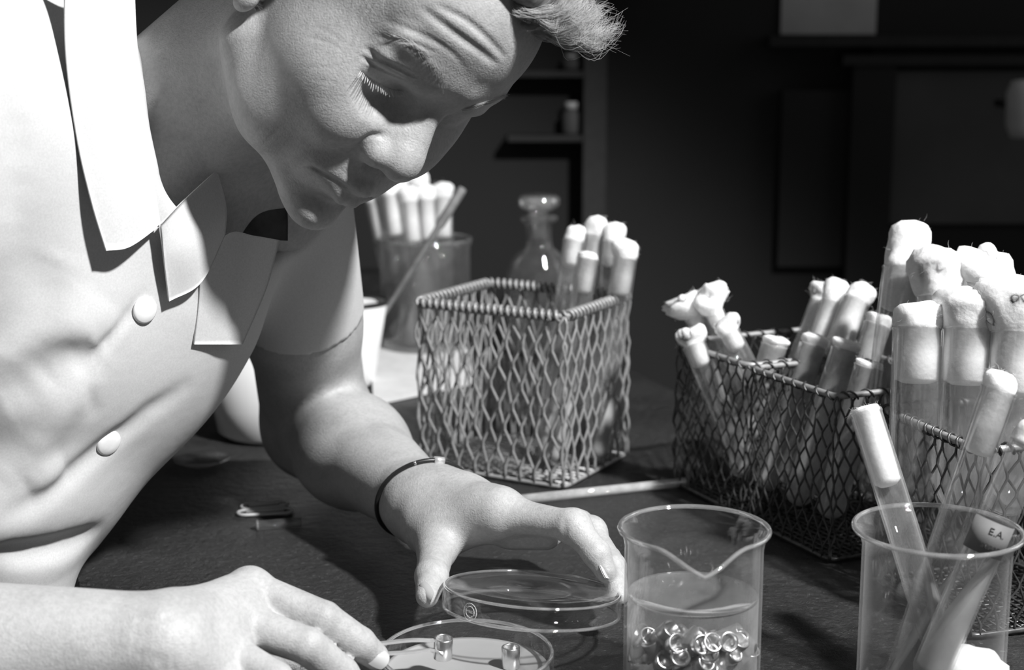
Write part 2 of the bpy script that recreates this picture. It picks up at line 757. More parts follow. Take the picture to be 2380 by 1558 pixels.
cab = thing('wall_cabinet', 'dark wall cabinet behind the baskets with dim glass doors', 'cabinet', (wallpt(2100, 600)[0], 2.62, -.2))
wall_box('door_panel', 1820, 210, 2032, 620, 2.695, .02, M_wall, cab)
wall_box('door_panel', 2060, 165, 2420, 520, 2.69, .02, M_dim, cab)
wall_box('rail', 1790, 84, 2560, 108, 2.665, .05, M_black, cab)
wall_box('rail', 1960, 128, 2560, 152, 2.668, .05, M_black, cab)
wall_box('stile', 1985, 150, 2050, 900, 2.675, .04, M_wall, cab)
wall_box('back_panel', 2030, 100, 2560, 1000, 2.70, .018, M_wall, cab)
o = wall_box('notice_sheet', 1822, -160, 2035, 80, 2.714, .004, M_pale)
tag(o, 'pale grey notice sheet hanging on the dark wall above the rail', 'notice')

# ------------------------------------------------------------------ the person
person = thing('person', 'woman in white short-sleeved laboratory coat bending over the bench with forceps in hand', 'person', (-.33, .86, 0))

# head frame: columns are face-forward, crown-up, her right (towards the camera)
HR = np.array([[0.41064748, 0.72429046, -0.5369346],
               [-0.59277767, -0.23322152, -0.75715132],
               [-0.68450583, 0.63648335, 0.33357139]])
HT = np.array([-0.08946584, 0.89440154, 0.3513817])
HS = 0.00097


def HW(a, b, c):
    return HT + HR @ (np.array([a, b, c], float) * HS)


def both(kind, k, mk):
    return [(kind, k, mk(1)), (kind, k, mk(-1))]


def rotm(ax, deg):
    return np.array(Matrix.Rotation(math.radians(deg), 3, ax))


head = [U(0, ell((0, 45, 0), (91, 80, 71))),
        U(18, ell((36, 52, 0), (54, 50, 60))),
        U(16, ell((40, -14, 0), (46, 52, 54)))]
head += both('u', 10, lambda s: rcone((85, 34, 7 * s), (74, 37, 40 * s), 8.5, 7))        # brow ridge
head += both('u', 22, lambda s: ell((54, -9, 42 * s), (22, 18, 20)))                     # cheekbone
head += both('u', 18, lambda s: ell((66, -24, 31 * s), (22, 21, 20)))                    # cheek
head += both('u', 20, lambda s: ell((34, 6, 48 * s), (30, 30, 16)))                       # temple
head += both('u', 14, lambda s: ell((42, -50, 40 * s), (28, 25, 19)))                     # jowl
head += both('u', 20, lambda s: ell((30, -26, 44 * s), (30, 28, 14)))                     # jaw muscle
head += both('u', 12, lambda s: ell((76, -15, 20 * s), (14, 16, 14)))                    # beside the nose
head += both('u', 14, lambda s: rcone((6, -42, 50 * s), (73, -72, 12 * s), 15, 13))      # jaw
head += [U(16, ell((40, -42, 0), (44, 32, 42))),
         U(8, ell((82, -78, 0), (14, 12.5, 17))),                                        # chin
         U(10, ell((74, -46, 0), (22, 22, 35)))]                                         # mouth mound
head += both('s', 9, lambda s: ell((91, 9, 32 * s), (16, 11.0, 19)))                     # eye socket
head += both('u', 3.5, lambda s: ell((64.5, 12, 32 * s), (14.6, 13.6, 15.5)))            # lids over the eye
head += both('u', 9, lambda s: rcone((84, 25, 18 * s), (75, 24, 42 * s), 5, 4.5))        # hood under the brow
# nose
head += [U(11, rcone((83, 22, 0), (97, -8, 0), 6.5, 9.5)),
         U(8, ell((90, -10, 0), (12, 14, 13))),
         U(8, ell((101.5, -16, 0.5), (10.5, 10.5, 11.5)))]
head += both('u', 6, lambda s: ell((92, -20.5, 13.2 * s), (10.5, 8.4, 6.9)))
for s in (1, -1):
    head += [C([(92, -11.5, 18 * s), (86, -15, 20 * s), (83.5, -21, 20 * s), (85, -27, 18 * s)], 1.8, 1.6)] if s < 0 else []
head += both('s', 2.5, lambda s: ell((98, -29.5, 6.6 * s), (6.8, 5, 3.3), rotm('Y', 18 * s)))
# lips
head += both('u', 4, lambda s: rcone((96, -44.5, 3 * s), (80, -46.5, 30 * s), 4.6, 2.4))
head += both('u', 4, lambda s: rcone((94, -55.0, 4 * s), (81, -49.5, 27 * s), 5.4, 2.6))
head += [C([(101, -50, 0), (93, -50, -15), (80, -47.5, -30)], 1.3, 2.2),
         C([(100, -32, 0), (101, -40, 0)], 2.5, 1.0),
         C([(88, -66.5, -12), (92, -67, 0), (88, -66.5, 12)], 4.5, 1.6)]
# ear
for s in (1, -1):
    Re = rotm('Y', -14 * s) @ rotm('Z', -10)
    head += [U(4, ell((-7, 4, 72 * s), (15, 29, 6), Re)), U(3, ell((0, -20, 70 * s), (8, 10, 5))),
             S(4, ell((-3, 4, 78 * s), (9, 17, 5), Re))]

hg = ('u', 0, group(head, HR, HT, HS, .16))


def ray_hit(fn, x, y, lo, hi, n=160):
    ds = np.linspace(lo, hi, n)
    e = fn(np.array([W(x, y, d) for d in ds]))
    k = np.nonzero(e < 0)[0]
    if not len(k):
        return None
    k = k[0]
    if k == 0:
        return W(x, y, ds[0])
    t = e[k - 1] / (e[k - 1] - e[k])
    return W(x, y, ds[k - 1] + t * (ds[k] - ds[k - 1]))


def on_face(pts, n=10):
    out = [ray_hit(lambda P: ev([hg], P), x, y, .74, .96) for x, y in spline([(p[0], p[1], 0) for p in pts], n)[:, :2]]
    return np.array([p for p in out if p is not None])


FACE_LINES = [
    ([(888, 313), (864, 314), (844, 326), (830, 341), (812, 350)], .0017, .0016),   # wing of the nose
    ([(686, 387), (722, 388), (766, 412), (815, 440)], .0011, .0022),          # mouth
    ([(826, 334), (783, 350), (725, 368), (676, 388)], .0030, .0012),          # smile line
    ([(840, 132), (866, 150), (905, 171), (943, 187)], .0010, .0013),          # lid crease
    ([(850, 112), (880, 136), (926, 160), (966, 180)], .0016, .0010),          # hood of the lid
    ([(838, 168), (860, 186), (890, 202), (915, 212), (938, 215)], .0009, .0017),   # lash line
    ([(848, 248), (878, 243), (906, 236)], .0012, .0006),                      # under the eye
    ([(985, 22), (1053, 75), (1111, 116), (1152, 148)], .0022, .0016),         # brow wrinkles
    ([(1020, 14), (1090, 52), (1140, 97), (1172, 132)], .0019, .0012),
    ([(900, 48), (1000, 90), (1053, 126), (1080, 157)], .0018, .0006),
    ([(880, 84), (950, 98), (1010, 122)], .0012, .0005),
    ([(710, 87), (760, 98), (797, 117)], .0011, .00016), ([(735, 60), (775, 82), (800, 105)], .0011, .00014),
    ([(724, 158), (770, 155), (806, 152)], .0010, .0001), ([(726, 184), (760, 190), (790, 196)], .0010, .0001),
    ([(606, 342), (646, 302), (686, 282)], .0014, .0003), ([(575, 410), (596, 378), (618, 350)], .0012, .0002)]
face_ops = []
for pts, w_, d_ in FACE_LINES:
    pp = on_face(pts)
    if len(pp) > 1:
        face_ops.append(C(pp, w_, d_, True))

NECK = np.array([-.198, .948, .262])
SHL = W(655, 400, .99)
SHR = W(-80, 260, .82)
WAIST = np.array([-.365, .865, .05])
ELL = W(735, 985, 1.165)
WRL = W(985, 1172, .985)
ELR = np.array([-.43, .690, .050])
WRR = W(372, 1500, .738)

body = [hg,
        U(.030, rcone(HW(-14, -18, 0), NECK + [0, 0, .01], .044, .046)),
        U(.03, rcone(HW(-48, -8, 0), NECK + [-.05, .01, .01], .036, .04)),
        U(.03, rcone(SHL * .8 + NECK * .2 - [.01, 0, .03], SHR * .8 + NECK * .2 - [.02, 0, .04], .034, .030)),
        U(.04, rcone(NECK - [.05, 0, .05], WAIST, .062, .062)),
        # far arm
        U(.03, rcone(SHL, SHL * .45 + ELL * .55, .040, .038)),
        U(.02, rcone(SHL * .45 + ELL * .55, ELL, .038, .040)),
        U(.010, rcone(ELL + [.002, -.004, 0], ELL * .62 + WRL * .38, .041, .037)),
        U(.02, rcone(ELL * .62 + WRL * .38, WRL, .037, .0225)),
        # near arm
        U(.03, rcone(SHR, ELR, .040, .038)),
        U(.015, rcone(ELR, ELR * .5 + WRR * .5, .040, .037)),
        U(.02, rcone(ELR * .5 + WRR * .5, WRR, .037, .0245))]

# --- left hand (her left, reaching over the lid)
lh = dict(imc=W(1165, 1192, .925), ipip=W(1333, 1224, .898), idip=W(1386, 1287, .888), itip=W(1408, 1330, .885),
          mmc=W(1150, 1182, .952), mpip=W(1372, 1238, .928), mdip=W(1424, 1318, .898), mtip=W(1437, 1385, .882),
          rmc=W(1120, 1185, .975), rpip=W(1345, 1222, .958), rdip=W(1415, 1300, .930), rtip=W(1430, 1350, .905),
          lmc=W(1085, 1190, .995), lpip=W(1290, 1215, .988), ldip=W(1370, 1270, .962), ltip=W(1405, 1310, .945))
for joint in lh.values():
    joint[2] = max(joint[2], .011)
for f, r in (('l', .0068), ('r', .0078), ('m', .0083), ('i', .0086)):
    mc, pip, dip, tip = (lh[f + k] for k in ('mc', 'pip', 'dip', 'tip'))
    ops = [U(.014, rcone(WRL * .75 + mc * .25, mc, .017, r * 1.45)), U(.008, rcone(mc, pip, r * 1.2, r * 1.02)),
           U(.003, rcone(pip, dip, r * 1.0, r * .92)), U(.003, rcone(dip, tip, r * .92, r * .72))]
    body += [('u', .012, ops[0][2])]
    fin = [ops[1], ops[2], ops[3], U(.006, ell(pip, (r * 1.1, r * 1.1, r * 1.1)))]
    cen = (mc + tip) / 2
    body += [('u', .0035, (cen, np.linalg.norm(mc - tip) / 2 + .035, (lambda P, fin=fin: ev(fin, P))))]
TC, TM, TI, TT = W(1005, 1222, .958), W(1014, 1283, .925), W(1003, 1340, .893), W(993, 1386, .873)
body += [U(.016, rcone(WRL, TC, .019, .0155)), U(.010, rcone(TC, TM, .0155, .0112)),
         U(.004, rcone(TM, TI, .0108, .0094)), U(.003, rcone(TI, TT, .0094, .0066)),
         U(.016, rcone(W(1050, 1225, .940), W(1125, 1195, .935), .012, .013)),
         U(.014, rcone(TC, lh['imc'], .012, .011)),
         U(.010, rcone(W(1190, 1245, .937), W(1270, 1250, .925), .0085, .0075)),
         U(.014, rcone(WRL, W(1070, 1180, .965), .022, .020)),
         C([W(1311, 1215, .888), W(1307, 1258, .888)], .0022, .0013), C([W(1232, 1215, .898), W(1228, 1258, .905)], .002, .0010),
         C([W(1172, 1215, .905), W(1165, 1245, .91)], .002, .0009), C([W(1352, 1285, .878), W(1364, 1270, .88)], .002, .0009),
         C([W(985, 1340, .886), W(1020, 1335, .884)], .0025, .0008)]
# elbow fold and wrist folds
body += [C([W(872, 945, 1.09), W(820, 965, 1.085), W(750, 1010, 1.085), W(690, 1070, 1.10), W(668, 1092, 1.12)], .0035, .0046)]

# --- right hand (her right, holding the forceps)
rh = dict(imc=W(580, 1372, .792), ipip=W(752, 1440, .784), idip=W(835, 1497, .792), itip=W(872, 1526, .799),
          mmc=W(545, 1442, .775), mpip=W(715, 1502, .766), mdip=W(795, 1568, .778), mtip=W(835, 1610, .790),
          rmc=W(535, 1520, .757), rpip=W(640, 1580, .742), rdip=W(680, 1660, .757), rtip=W(640, 1690, .770),
          lmc=W(520, 1590, .742), lpip=W(580, 1660, .730), ldip=W(600, 1720, .745), ltip=W(560, 1740, .755))
for joint in rh.values():                                                # nothing sinks into the bench
    joint[2] = max(joint[2], .011)
for f, r in (('l', .0070), ('r', .0084), ('m', .0090), ('i', .0090)):
    mc, pip, dip, tip = (rh[f + k] for k in ('mc', 'pip', 'dip', 'tip'))
    body += [('u', .013, rcone(WRR * .7 + mc * .3, mc, .017, r * 1.28))]
    fin = [U(.008, rcone(mc, pip, r * 1.15, r * 1.03)), U(.0015, rcone(pip, dip, r * 1.03, r * .96)),
           U(.0015, rcone(dip, tip, r * .96, r * .78)), U(.004, ell(mc, (r * 1.22,) * 3))]
    cen = (mc + tip) / 2
    body += [('u', .0035, (cen, np.linalg.norm(mc - tip) / 2 + .04, (lambda P, fin=fin: ev(fin, P))))]
RTC, RTM, RTI, RTT = W(470, 1470, .80), W(620, 1520, .832), W(760, 1545, .832), W(862, 1545, .822)
body += [U(.014, rcone(WRR, RTC, .018, .015)), U(.010, rcone(RTC, RTM, .015, .011)), U(.004, rcone(RTM, RTI, .0105, .0095)),
         U(.003, rcone(RTI, RTT, .0095, .0065)),
         C([W(700, 1410, .77), W(715, 1440, .774)], .0012, .0002)]
random.seed(3)
for k in range(9):                                                        # fine wrist wrinkles
    x = 318 + k * 13 + random.uniform(-3, 3)
    body += [C([W(x + 22, 1400, .735), W(x + 5, 1450, .715), W(x - 8, 1510, .712), W(x - 12, 1560, .715)], .0011, .0007)]
body += [C([W(430, 1440, .748), W(475, 1470, .742)], .010, .0045), C([W(425, 1480, .735), W(440, 1560, .73)], .006, .003)]


body += face_ops


def body_fn(P):
    return ev(body, P)


def near(c, r):
    return lambda X: np.linalg.norm(X - c, axis=1) < r


FACE = HW(75, -5, 10)
LHC = W(1190, 1250, .93)
RHC = W(620, 1450, .78)
r1 = lambda X: near(FACE, .125)(X) | near(LHC, .10)(X) | near(RHC, .12)(X)
r2 = lambda X: (np.linalg.norm(X - HW(80, -5, 18), axis=1) < .095)
person_body = sdf_mesh('body', body_fn, (-.56, .58, -.02), (.09, 1.22, .52), .003, M_skin, person,
                       refine=(r1, r2))

# fingernails
def nail(center, along, out, L, w, name='fingernail'):
    z = np.asarray(out, float)
    z /= np.linalg.norm(z)
    x = np.asarray(along, float)
    x -= z * x.dot(z)
    x /= np.linalg.norm(x)
    y = np.cross(z, x)
    n = 8
    vs, fs = [], []
    for layer in (0, 1):
        for i in range(n + 1):
            for j in range(n + 1):
                u = -1 + 2 * i / n
                v = -1 + 2 * j / n
                uu = u * math.sqrt(1 - v * v * .35)
                vv = v * math.sqrt(1 - u * u * .35)
                h = -.55 * w * vv * vv - .18 * L * uu * uu - .0006 * layer
                vs.append(np.asarray(center) + x * uu * L + y * vv * w + z * h)
    m = (n + 1) ** 2
    for i in range(n):
        for j in range(n):
            a = i * (n + 1) + j
            fs.append((a, a + n + 1, a + n + 2, a + 1))
            fs.append((m + a, m + a + 1, m + a + n + 2, m + a + n + 1))
    return link_mesh(name, vs, fs, M_nail, person)


toC = -FW
nail(W(880, 1527, .7905), rh['itip'] - rh['idip'], np.array([.35, -.78, .45]), .0062, .0052)
nail(W(983, 1379, .8685), TT - TI, np.array([-.72, -.55, .15]), .0068, .0048)
nail(W(1412, 1322, .882), lh['itip'] - lh['idip'], np.array([.85, -.1, .45]), .0058, .0045)

# eyelashes and eyebrow of the visible eye (and the far brow)
lm = MB()
lash = on_face([(838, 166), (860, 184), (890, 200), (915, 210), (936, 213)], 28)
random.seed(5)
for i, p in enumerate(lash):
    t = i / 27
    dirv = RT * (-.25 + .75 * t) * .6 - UP * .85 - FW * (.75) + np.array([random.gauss(0, .07) for _ in range(3)])
    dirv /= np.linalg.norm(dirv)
    L = (.0072 + .0022 * math.sin(math.pi * min(1, t * 1.1))) * random.uniform(.8, 1.1)
    curl = -FW * .5 + UP * .25
    pts = [p - dirv * .0008 + dirv * L * u + curl * L * .4 * u * u for u in np.linspace(0, 1, 6)]
    lm.tube(pts, [.0002, .0002, .00019, .00016, .00012, .00005], 3)
lm.build('eyelashes', M_lash, person)
for s, nm in ((1, 1), (-1, 1)):
    bmh = MB()
    path = spline([HW(93, 31, 9 * s), HW(90, 37, 22 * s), HW(83, 41, 36 * s), HW(73, 38, 47 * s)], 60)
    path = project(body_fn, path, 6)
    for i in range(130):
        t = random.random()
        p = path[int(t * 59)] + HR @ np.array([0, random.gauss(0, 1.7 * HS * (1 - .5 * t)), 0])
        dv = path[min(59, int(t * 59) + 1)] - path[max(0, int(t * 59) - 1)]
        dv /= np.linalg.norm(dv)
        dv = dv + HR @ np.array([.25, .35 * (1 - t), 0])
        L = random.uniform(.004, .007)
        bmh.tube([p - dv * .001, p + dv * L * .5, p + dv * L - HR @ np.array([.0008, 0, 0])], [.00008, .00007, .00003], 3)
    bmh.build('eyebrow', M_brow, person)

# hair: a mass over the scalp and loose strands
hops = [U(0, ell((-8, 54, 0), (94, 84, 77))),
        U(12, ell((48, 108, -10), (34, 17, 46))),
        U(10, ell((72, 104, -34), (13, 9, 24))),
        U(10, ell((67, 97, -14), (20, 12, 44))),
        U(12, ell((40, 102, 40), (36, 22, 28))),
        U(14, ell((-60, 0, 15), (44, 48, 58))), U(12, ell((-28, 30, 62), (40, 44, 24))),  # side and nape hair, filled out to throw shade on the neck
        S(9, ell((92, 26, 0), (72, 62, 92))),
        S(8, ell((46, -40, 60), (68, 76, 50))), S(8, ell((46, -40, -60), (68, 76, 50)))]
hair_fn_l = ('u', 0, group(hops, HR, HT, HS, .18))
hair_fn = lambda P: ev([hair_fn_l], P)
sdf_mesh('hair', hair_fn, HT - .17, HT + .17, .004, M_hairdark, person)
hm = MB()
random.seed(11)
for lock in range(52):
    c0 = random.uniform(-34, 14)
    q = random.uniform(.8, 1.12)
    ctrl = [np.array([74 + random.gauss(0, 3), 86 + random.gauss(0, 3), c0]),
            np.array([85 + random.gauss(0, 2) * q, 91 + random.gauss(0, 3), c0 - 7]),
            np.array([90 + random.gauss(0, 3) * q, 99 + random.gauss(0, 3), c0 - 17]),
            np.array([87 + random.gauss(0, 5), 110 + random.gauss(0, 4), c0 - 22]),
            np.array([80 + random.gauss(0, 6), 118 + random.gauss(0, 4), c0 - 30 + random.gauss(0, 4)])]
    for k in range(40):
        off = np.array([random.gauss(0, 1.3), random.gauss(0, 1.3), random.gauss(0, 2.2)])
        end = np.array([random.gauss(0, 1.6), random.gauss(0, 1.6), random.gauss(0, 2.2)])
        cut = random.uniform(.62, 1.0)
        pts = spline([p + off * (.4 + .25 * i) + end * (i / 4) ** 2 for i, p in enumerate(ctrl)], 14)[:max(6, int(14 * cut))]
        pts = [HW(*p) for p in pts]
        hm.tube(pts, list(np.linspace(.00010, .00004, len(pts))), 3, caps=False)
# loose wisps off the front of the wave
for k in range(46):
    c0 = random.uniform(-34, 0)
    p0 = np.array([80 + random.gauss(0, 3), 93 + random.gauss(0, 3), c0])
    ctrl = [p0, p0 + [8 + random.gauss(0, 2), 1 + random.gauss(0, 3), -10], p0 + [12 + random.gauss(0, 4), 6 + random.gauss(0, 4), -22 + random.gauss(0, 4)], p0 + [11 + random.gauss(0, 5), 16 + random.gauss(0, 5), -32 + random.gauss(0, 5)]]
    pts = [HW(*p) for p in spline(ctrl, 12)]
    hm.tube(pts, list(np.linspace(.00012, .00004, 12)), 3, caps=False)
for k in range(26):
    p = project(body_fn, HW(random.uniform(10, 60), random.uniform(50, 66), 70)[None], 14)[0]
    d = HR @ np.array([.5 + random.gauss(0, .3), -.7 + random.gauss(0, .3), .4])
    pts = [p]
    L = random.uniform(.015, .03)
    bend = HR @ np.array([random.uniform(-.15, .15), random.uniform(-.1, .2), -.12])
    for u in range(8):
        d = d + bend
        d /= np.linalg.norm(d)
        pts.append(pts[-1] + d * L / 8)
    hm.tube(pts, list(np.linspace(.00012, .00003, 9)), 3, caps=False)
hm.build('hair_strands', M_hair, person)

# --- coat
S1, S0 = SHL * .62 + ELL * .38, SHL
coat = [U(0, rcone(NECK + [-.045, .0, -.06], W(-40, 1080, .955), .092, .086)),
        U(.04, rcone(SHL + [-.015, -.03, -.01], SHR + [-.01, 0, -.02], .040, .048)),
        U(.05, ell(W(285, 740, .985), (.065, .085, .070))),                          # chest
        U(.05, ell(W(150, 420, .905), (.055, .065, .10))),                           # near chest
        U(.04, ell(W(60, 740, .872), (.05, .05, .08))),
        U(.04, ell(W(10, 1130, .918), (.048, .068, .034))),                          # billow over the waist
        U(.02, rcone(W(0, 1290, .915), W(-40, 1560, .94), .040, .055)),              # skirt of the coat
        U(.03, rcone(SHR + [-.01, .0, .045], NECK + [-.075, -.03, .055], .045, .045)),
        U(.03, rcone(SHR + [-.01, 0, 0], SHR * .55 + ELR * .45, .056, .058)),
        # far sleeve
        U(.02, rcone(SHL, SHL * .30 + ELL * .70, .043, .0445))]
HEM = SHL * .49 + ELL * .51
hax = (ELL - SHL) / np.linalg.norm(ELL - SHL)
coat += [('s', .001, (HEM + hax * .11, .16, lambda P: np.maximum(-((P - HEM) @ hax), np.linalg.norm(P - HEM - hax * .05, axis=1) - .11)))]
# neck opening
coat += [S(.01, rcone(W(482, 60, .855), W(480, 385, .875), .036, .026)),
         S(.02, rcone(HW(-5, -40, 0), NECK + [.015, -.005, .0], .060, .062)),
         S(.02, rcone(NECK + [.05, -.01, .0], W(385, 500, .91), .05, .012))]
# folds and edges of the cloth
FOLDS = [([(0, 930), (110, 855), (225, 805)], .012, .010), ([(10, 830), (90, 720), (125, 600)], .013, .005),
         ([(-10, 1215), (60, 1180), (130, 1130), (310, 985), (420, 900)], .007, .004),
         ([(20, 520), (30, 300), (25, 180)], .010, .004), ([(-10, 1285), (80, 1282), (170, 1262), (215, 1240)], .007, .010), ([(60, 1130), (150, 1080)], .012, -.004), ([(250, 700), (180, 800), (120, 880)], .02, -.004),
         ([(0, 1120), (80, 1040), (190, 900)], .009, -.004), ([(330, 690), (225, 822), (203, 900), (214, 960)], .004, .0022)]


def build_coat():
    def base(P):
        return ev(coat, P)
    ops = list(coat)
    for pts, w, dep in FOLDS:
        # drop the fold line onto the cloth along the line of sight
        out = []
        for x, y in spline([(p[0], p[1], 0) for p in pts], 12)[:, :2]:
            ds = np.linspace(.68, 1.1, 200)
            e = base(np.array([W(x, y, d) for d in ds]))
            k = np.nonzero(e < 0)[0]
            if len(k):
                out.append(W(x, y, ds[k[0]]))
        if len(out) > 1:
            ops.append(C(out, w, dep, True))
    return ops


coat_ops = build_coat()
coat_fn = lambda P: ev(coat_ops, P)
coat_o = sdf_mesh('coat', coat_fn, (-.56, .62, -.06), (-.03, 1.16, .42), .003, M_cloth, person)


def surf_at(fn, x, y, lo=.68, hi=1.2, n=260):
    ds = np.linspace(lo, hi, n)
    e = fn(np.array([W(x, y, d) for d in ds]))
    k = np.nonzero(e < 0)[0]
    return ds[k[0]] if len(k) else None


def sheet(name, grid, thick, parent, n=24, m=24, mat=None):
    """smooth sheet through a grid of (px, py, depth) rows"""
    rows = [spline([W(*p) for p in row], m) for row in grid]
    cols = [spline([r[j] for r in rows], n) for j in range(m)]
    V = np.array(cols)                                     # m x n x 3
    nu = np.gradient(V, axis=0)
    nv = np.gradient(V, axis=1)
    N = np.cross(nu, nv)
    N /= np.linalg.norm(N, axis=2, keepdims=True) + 1e-12
    vs = list((V + N * thick / 2).reshape(-1, 3)) + list((V - N * thick / 2).reshape(-1, 3))
    fs = []
    k = m * n
    for i in range(m - 1):
        for j in range(n - 1):
            a = i * n + j
            fs.append((a, a + n, a + n + 1, a + 1))
            fs.append((k + a, k + a + 1, k + a + n + 1, k + a + n))
    ring = [i * n for i in range(m)] + [(m - 1) * n + j for j in range(1, n)] + [i * n + n - 1 for i in range(m - 2, -1, -1)] + [j for j in range(n - 2, 0, -1)]
    for a, b in zip(ring, ring[1:] + ring[:1]):
        fs.append((a, b, k + b, k + a))
    return link_mesh(name, vs, fs, mat or M_cloth, parent)


def coat_plane(x0, x1, y0, y1, clear):
    """depth of a plane lying just in front of the cloth over a patch of it"""
    A, D_ = [], []
    for x in np.linspace(x0, x1, 8):
        for y in np.linspace(y0, y1, 8):
            d = surf_at(coat_fn, x, y)
            if d:
                A.append((1, x, y))
                D_.append(d)
    A, D_ = np.array(A), np.array(D_)
    w_ = np.ones(len(D_))
    for _ in range(6):                                   # ignore what lies far behind
        q = np.linalg.lstsq(A * w_[:, None], D_ * w_, rcond=None)[0]
        w_ = np.where(D_ - A @ q > .012, .05, 1)
    low = np.percentile((D_ - A @ q)[w_ > .5], 8)
    return lambda x, y: q[0] + q[1] * x + q[2] * y + low - clear


# near lapel: bright, standing off the chest
pl = coat_plane(150, 350, 100, 570, .002)
sheet('lapel', [[(x, y, pl(x, y) + e) for x, y, e in r] for r in (
    [(150, -90, .0), (230, -90, -.002), (308, -90, .012)],
    [(152, 120, .0), (235, 120, -.004), (318, 120, .010)],
    [(178, 320, -.002), (258, 320, -.006), (345, 320, .006)],
    [(212, 470, -.004), (285, 470, -.007), (364, 470, .003)],
    [(246, 583, -.004), (300, 574, -.006), (372, 524, .001)])], .0016, coat_o)
# far collar and lapel, in the shadow of the head
pl2 = coat_plane(390, 540, 600, 800, .003)
sheet('collar', [[(x, y, pl2(x, y) + e) for x, y, e in r] for r in (
    [(372, 522, -.001), (438, 455, .012), (503, 396, .030)],
    [(380, 600, -.002), (450, 560, -.004), (524, 480, .012)],
    [(392, 700, -.002), (466, 656, -.005), (523, 545, .004)])], .0016, coat_o)
sheet('lapel', [[(x, y, pl2(x, y) + e) for x, y, e in r] for r in (
    [(462, 610, .002), (530, 542, .004), (590, 548, .002), (648, 558, .008)],
    [(462, 690, .0015), (520, 680, -.001), (570, 672, -.002), (618, 668, .004)],
    [(450, 800, .002), (490, 800, .000), (525, 800, -.001), (562, 800, .002)])], .0016, coat_o)


sheet('neckline_sheet', [[(530, 452, .945), (590, 440, .95), (665, 465, .955)], [(530, 500, .938), (595, 495, .942), (668, 510, .95)],
                    [(528, 552, .936), (595, 556, .942), (668, 560, .95)]], .002, person, mat=M_neckline)  # dark sheet filling the gap between far lapel and chin


def cloth_button(x, y, r):
    d = surf_at(coat_fn, x, y) or .85
    P0 = W(x, y, d)
    eps = .002
    nrm = np.array([coat_fn((P0 + np.eye(3)[i] * eps)[None])[0] - coat_fn((P0 - np.eye(3)[i] * eps)[None])[0] for i in range(3)])
    mb = MB()
    mb.lathe([(1e-5, -.002), (r * .8, -.002), (r, -.0004), (r * .98, .0006), (r * .85, .0014), (r * .4, .0019), (1e-5, .002)], 28, frame(P0 + nrm / np.linalg.norm(nrm) * .0012, nrm))
    return mb.build('button', M_button, coat_o)


cloth_button(334, 720, .0078)
cloth_button(250, 1028, .0078)

# ------------------------------------------------------------------ glassware and small things
def lathe_thing(parent, name, prof, M, mat, seg=40):
    mb = MB()
    mb.lathe(prof, seg, M)
    return mb.build(name, mat, parent)


def shifted(c):
    M = np.eye(4)
    M[:3, 3] = c
    return M


# --- Petri dish with agar
DC = G(1085, 1517, .016)
DC[2] = 0
dish = thing('petri_dish', 'open glass Petri dish of grey agar in front, under the forceps', 'petri dish', DC)
R0 = .0468
lathe_thing(dish, 'glass_wall', [(1e-5, .0005), (R0 - .002, .0005), (R0, .002), (R0, .0155), (R0 - .001, .0165), (R0 - .002, .0155), (R0 - .002, .003), (1e-5, .0025)], shifted(DC), M_clear, 72)
mb = MB()
mb.tube([DC + [(R0 - .001) * math.cos(a), (R0 - .001) * math.sin(a), .0163] for a in np.linspace(0, 2 * math.pi, 72, endpoint=False)], .0011, 8, closed=True)
mb.build('glass_lip', M_rim, dish)
lathe_thing(dish, 'agar', [(1e-5, .0028), (R0 - .0024, .0028), (R0 - .0023, .0066), (R0 - .004, .0060), (1e-5, .0060)], shifted(DC), M_agar, 64)


def ring_mesh(ro=.0050, ri=.0039, h=.0118):
    mb = MB()
    b = .0003
    mb.lathe([(ri, b), (ri + b, 0), (ro - b, 0), (ro, b), (ro, h - b), (ro - b, h), (ri + b, h), (ri, h - b), (ri, b)], 22)
    return mb


RING = ring_mesh()


def put_ring(pos, axis, label, group=None, s=1.0):
    M = frame(pos, axis)
    o = link_mesh('metal_cylinder', [M[:3, :3] @ (p * s) + M[:3, 3] for p in RING.v], RING.f, M_ring)
    return tag(o, label, 'metal cylinder', group)


hp = W(1029, 1530, .822)
put_ring(hp, (0.05, -.08, 1), 'small steel cylinder gripped by the forceps over the agar')
sp = G(1187, 1552, .006)
sp[2] = .0062
put_ring(sp, (0, 0, 1), 'small steel cylinder standing alone on the agar near the dish front')

# --- forceps
fc = thing('forceps', 'slim steel forceps between her right fingers, gripping a small cylinder', 'forceps', W(900, 1500, .81))
tipc = hp + np.array([-.0005, 0, .0075])
for sgn in (1, -1):
    mb = MB()
    off = UP * .0032 * sgn
    pts = spline([W(700, 1535 - 12 * sgn, .806), W(850, 1512 - 11 * sgn, .808), W(950, 1503 - 14 * sgn, .814), W(1008, 1500 - 11 * sgn, .8185), tipc + off * 1.5 - FW * .0046 * 1 + RT * .001], 18)
    wd = np.linspace(.0036, .0018, 18)
    vs, fs = [], []
    for i, p in enumerate(pts):
        for a, b in ((-1, -1), (1, -1), (1, 1), (-1, 1)):
            vs.append(p + FW * a * wd[i] + UP * b * .0006)
    for i in range(17):
        for k in range(4):
            l = (k + 1) % 4
            fs.append((i * 4 + k, i * 4 + l, i * 4 + 4 + l, i * 4 + 4 + k))
    fs += [(3, 2, 1, 0), (68, 69, 70, 71)]
    mb.add(vs, fs)
    mb.build('prong', M_steel, fc, smooth=False)

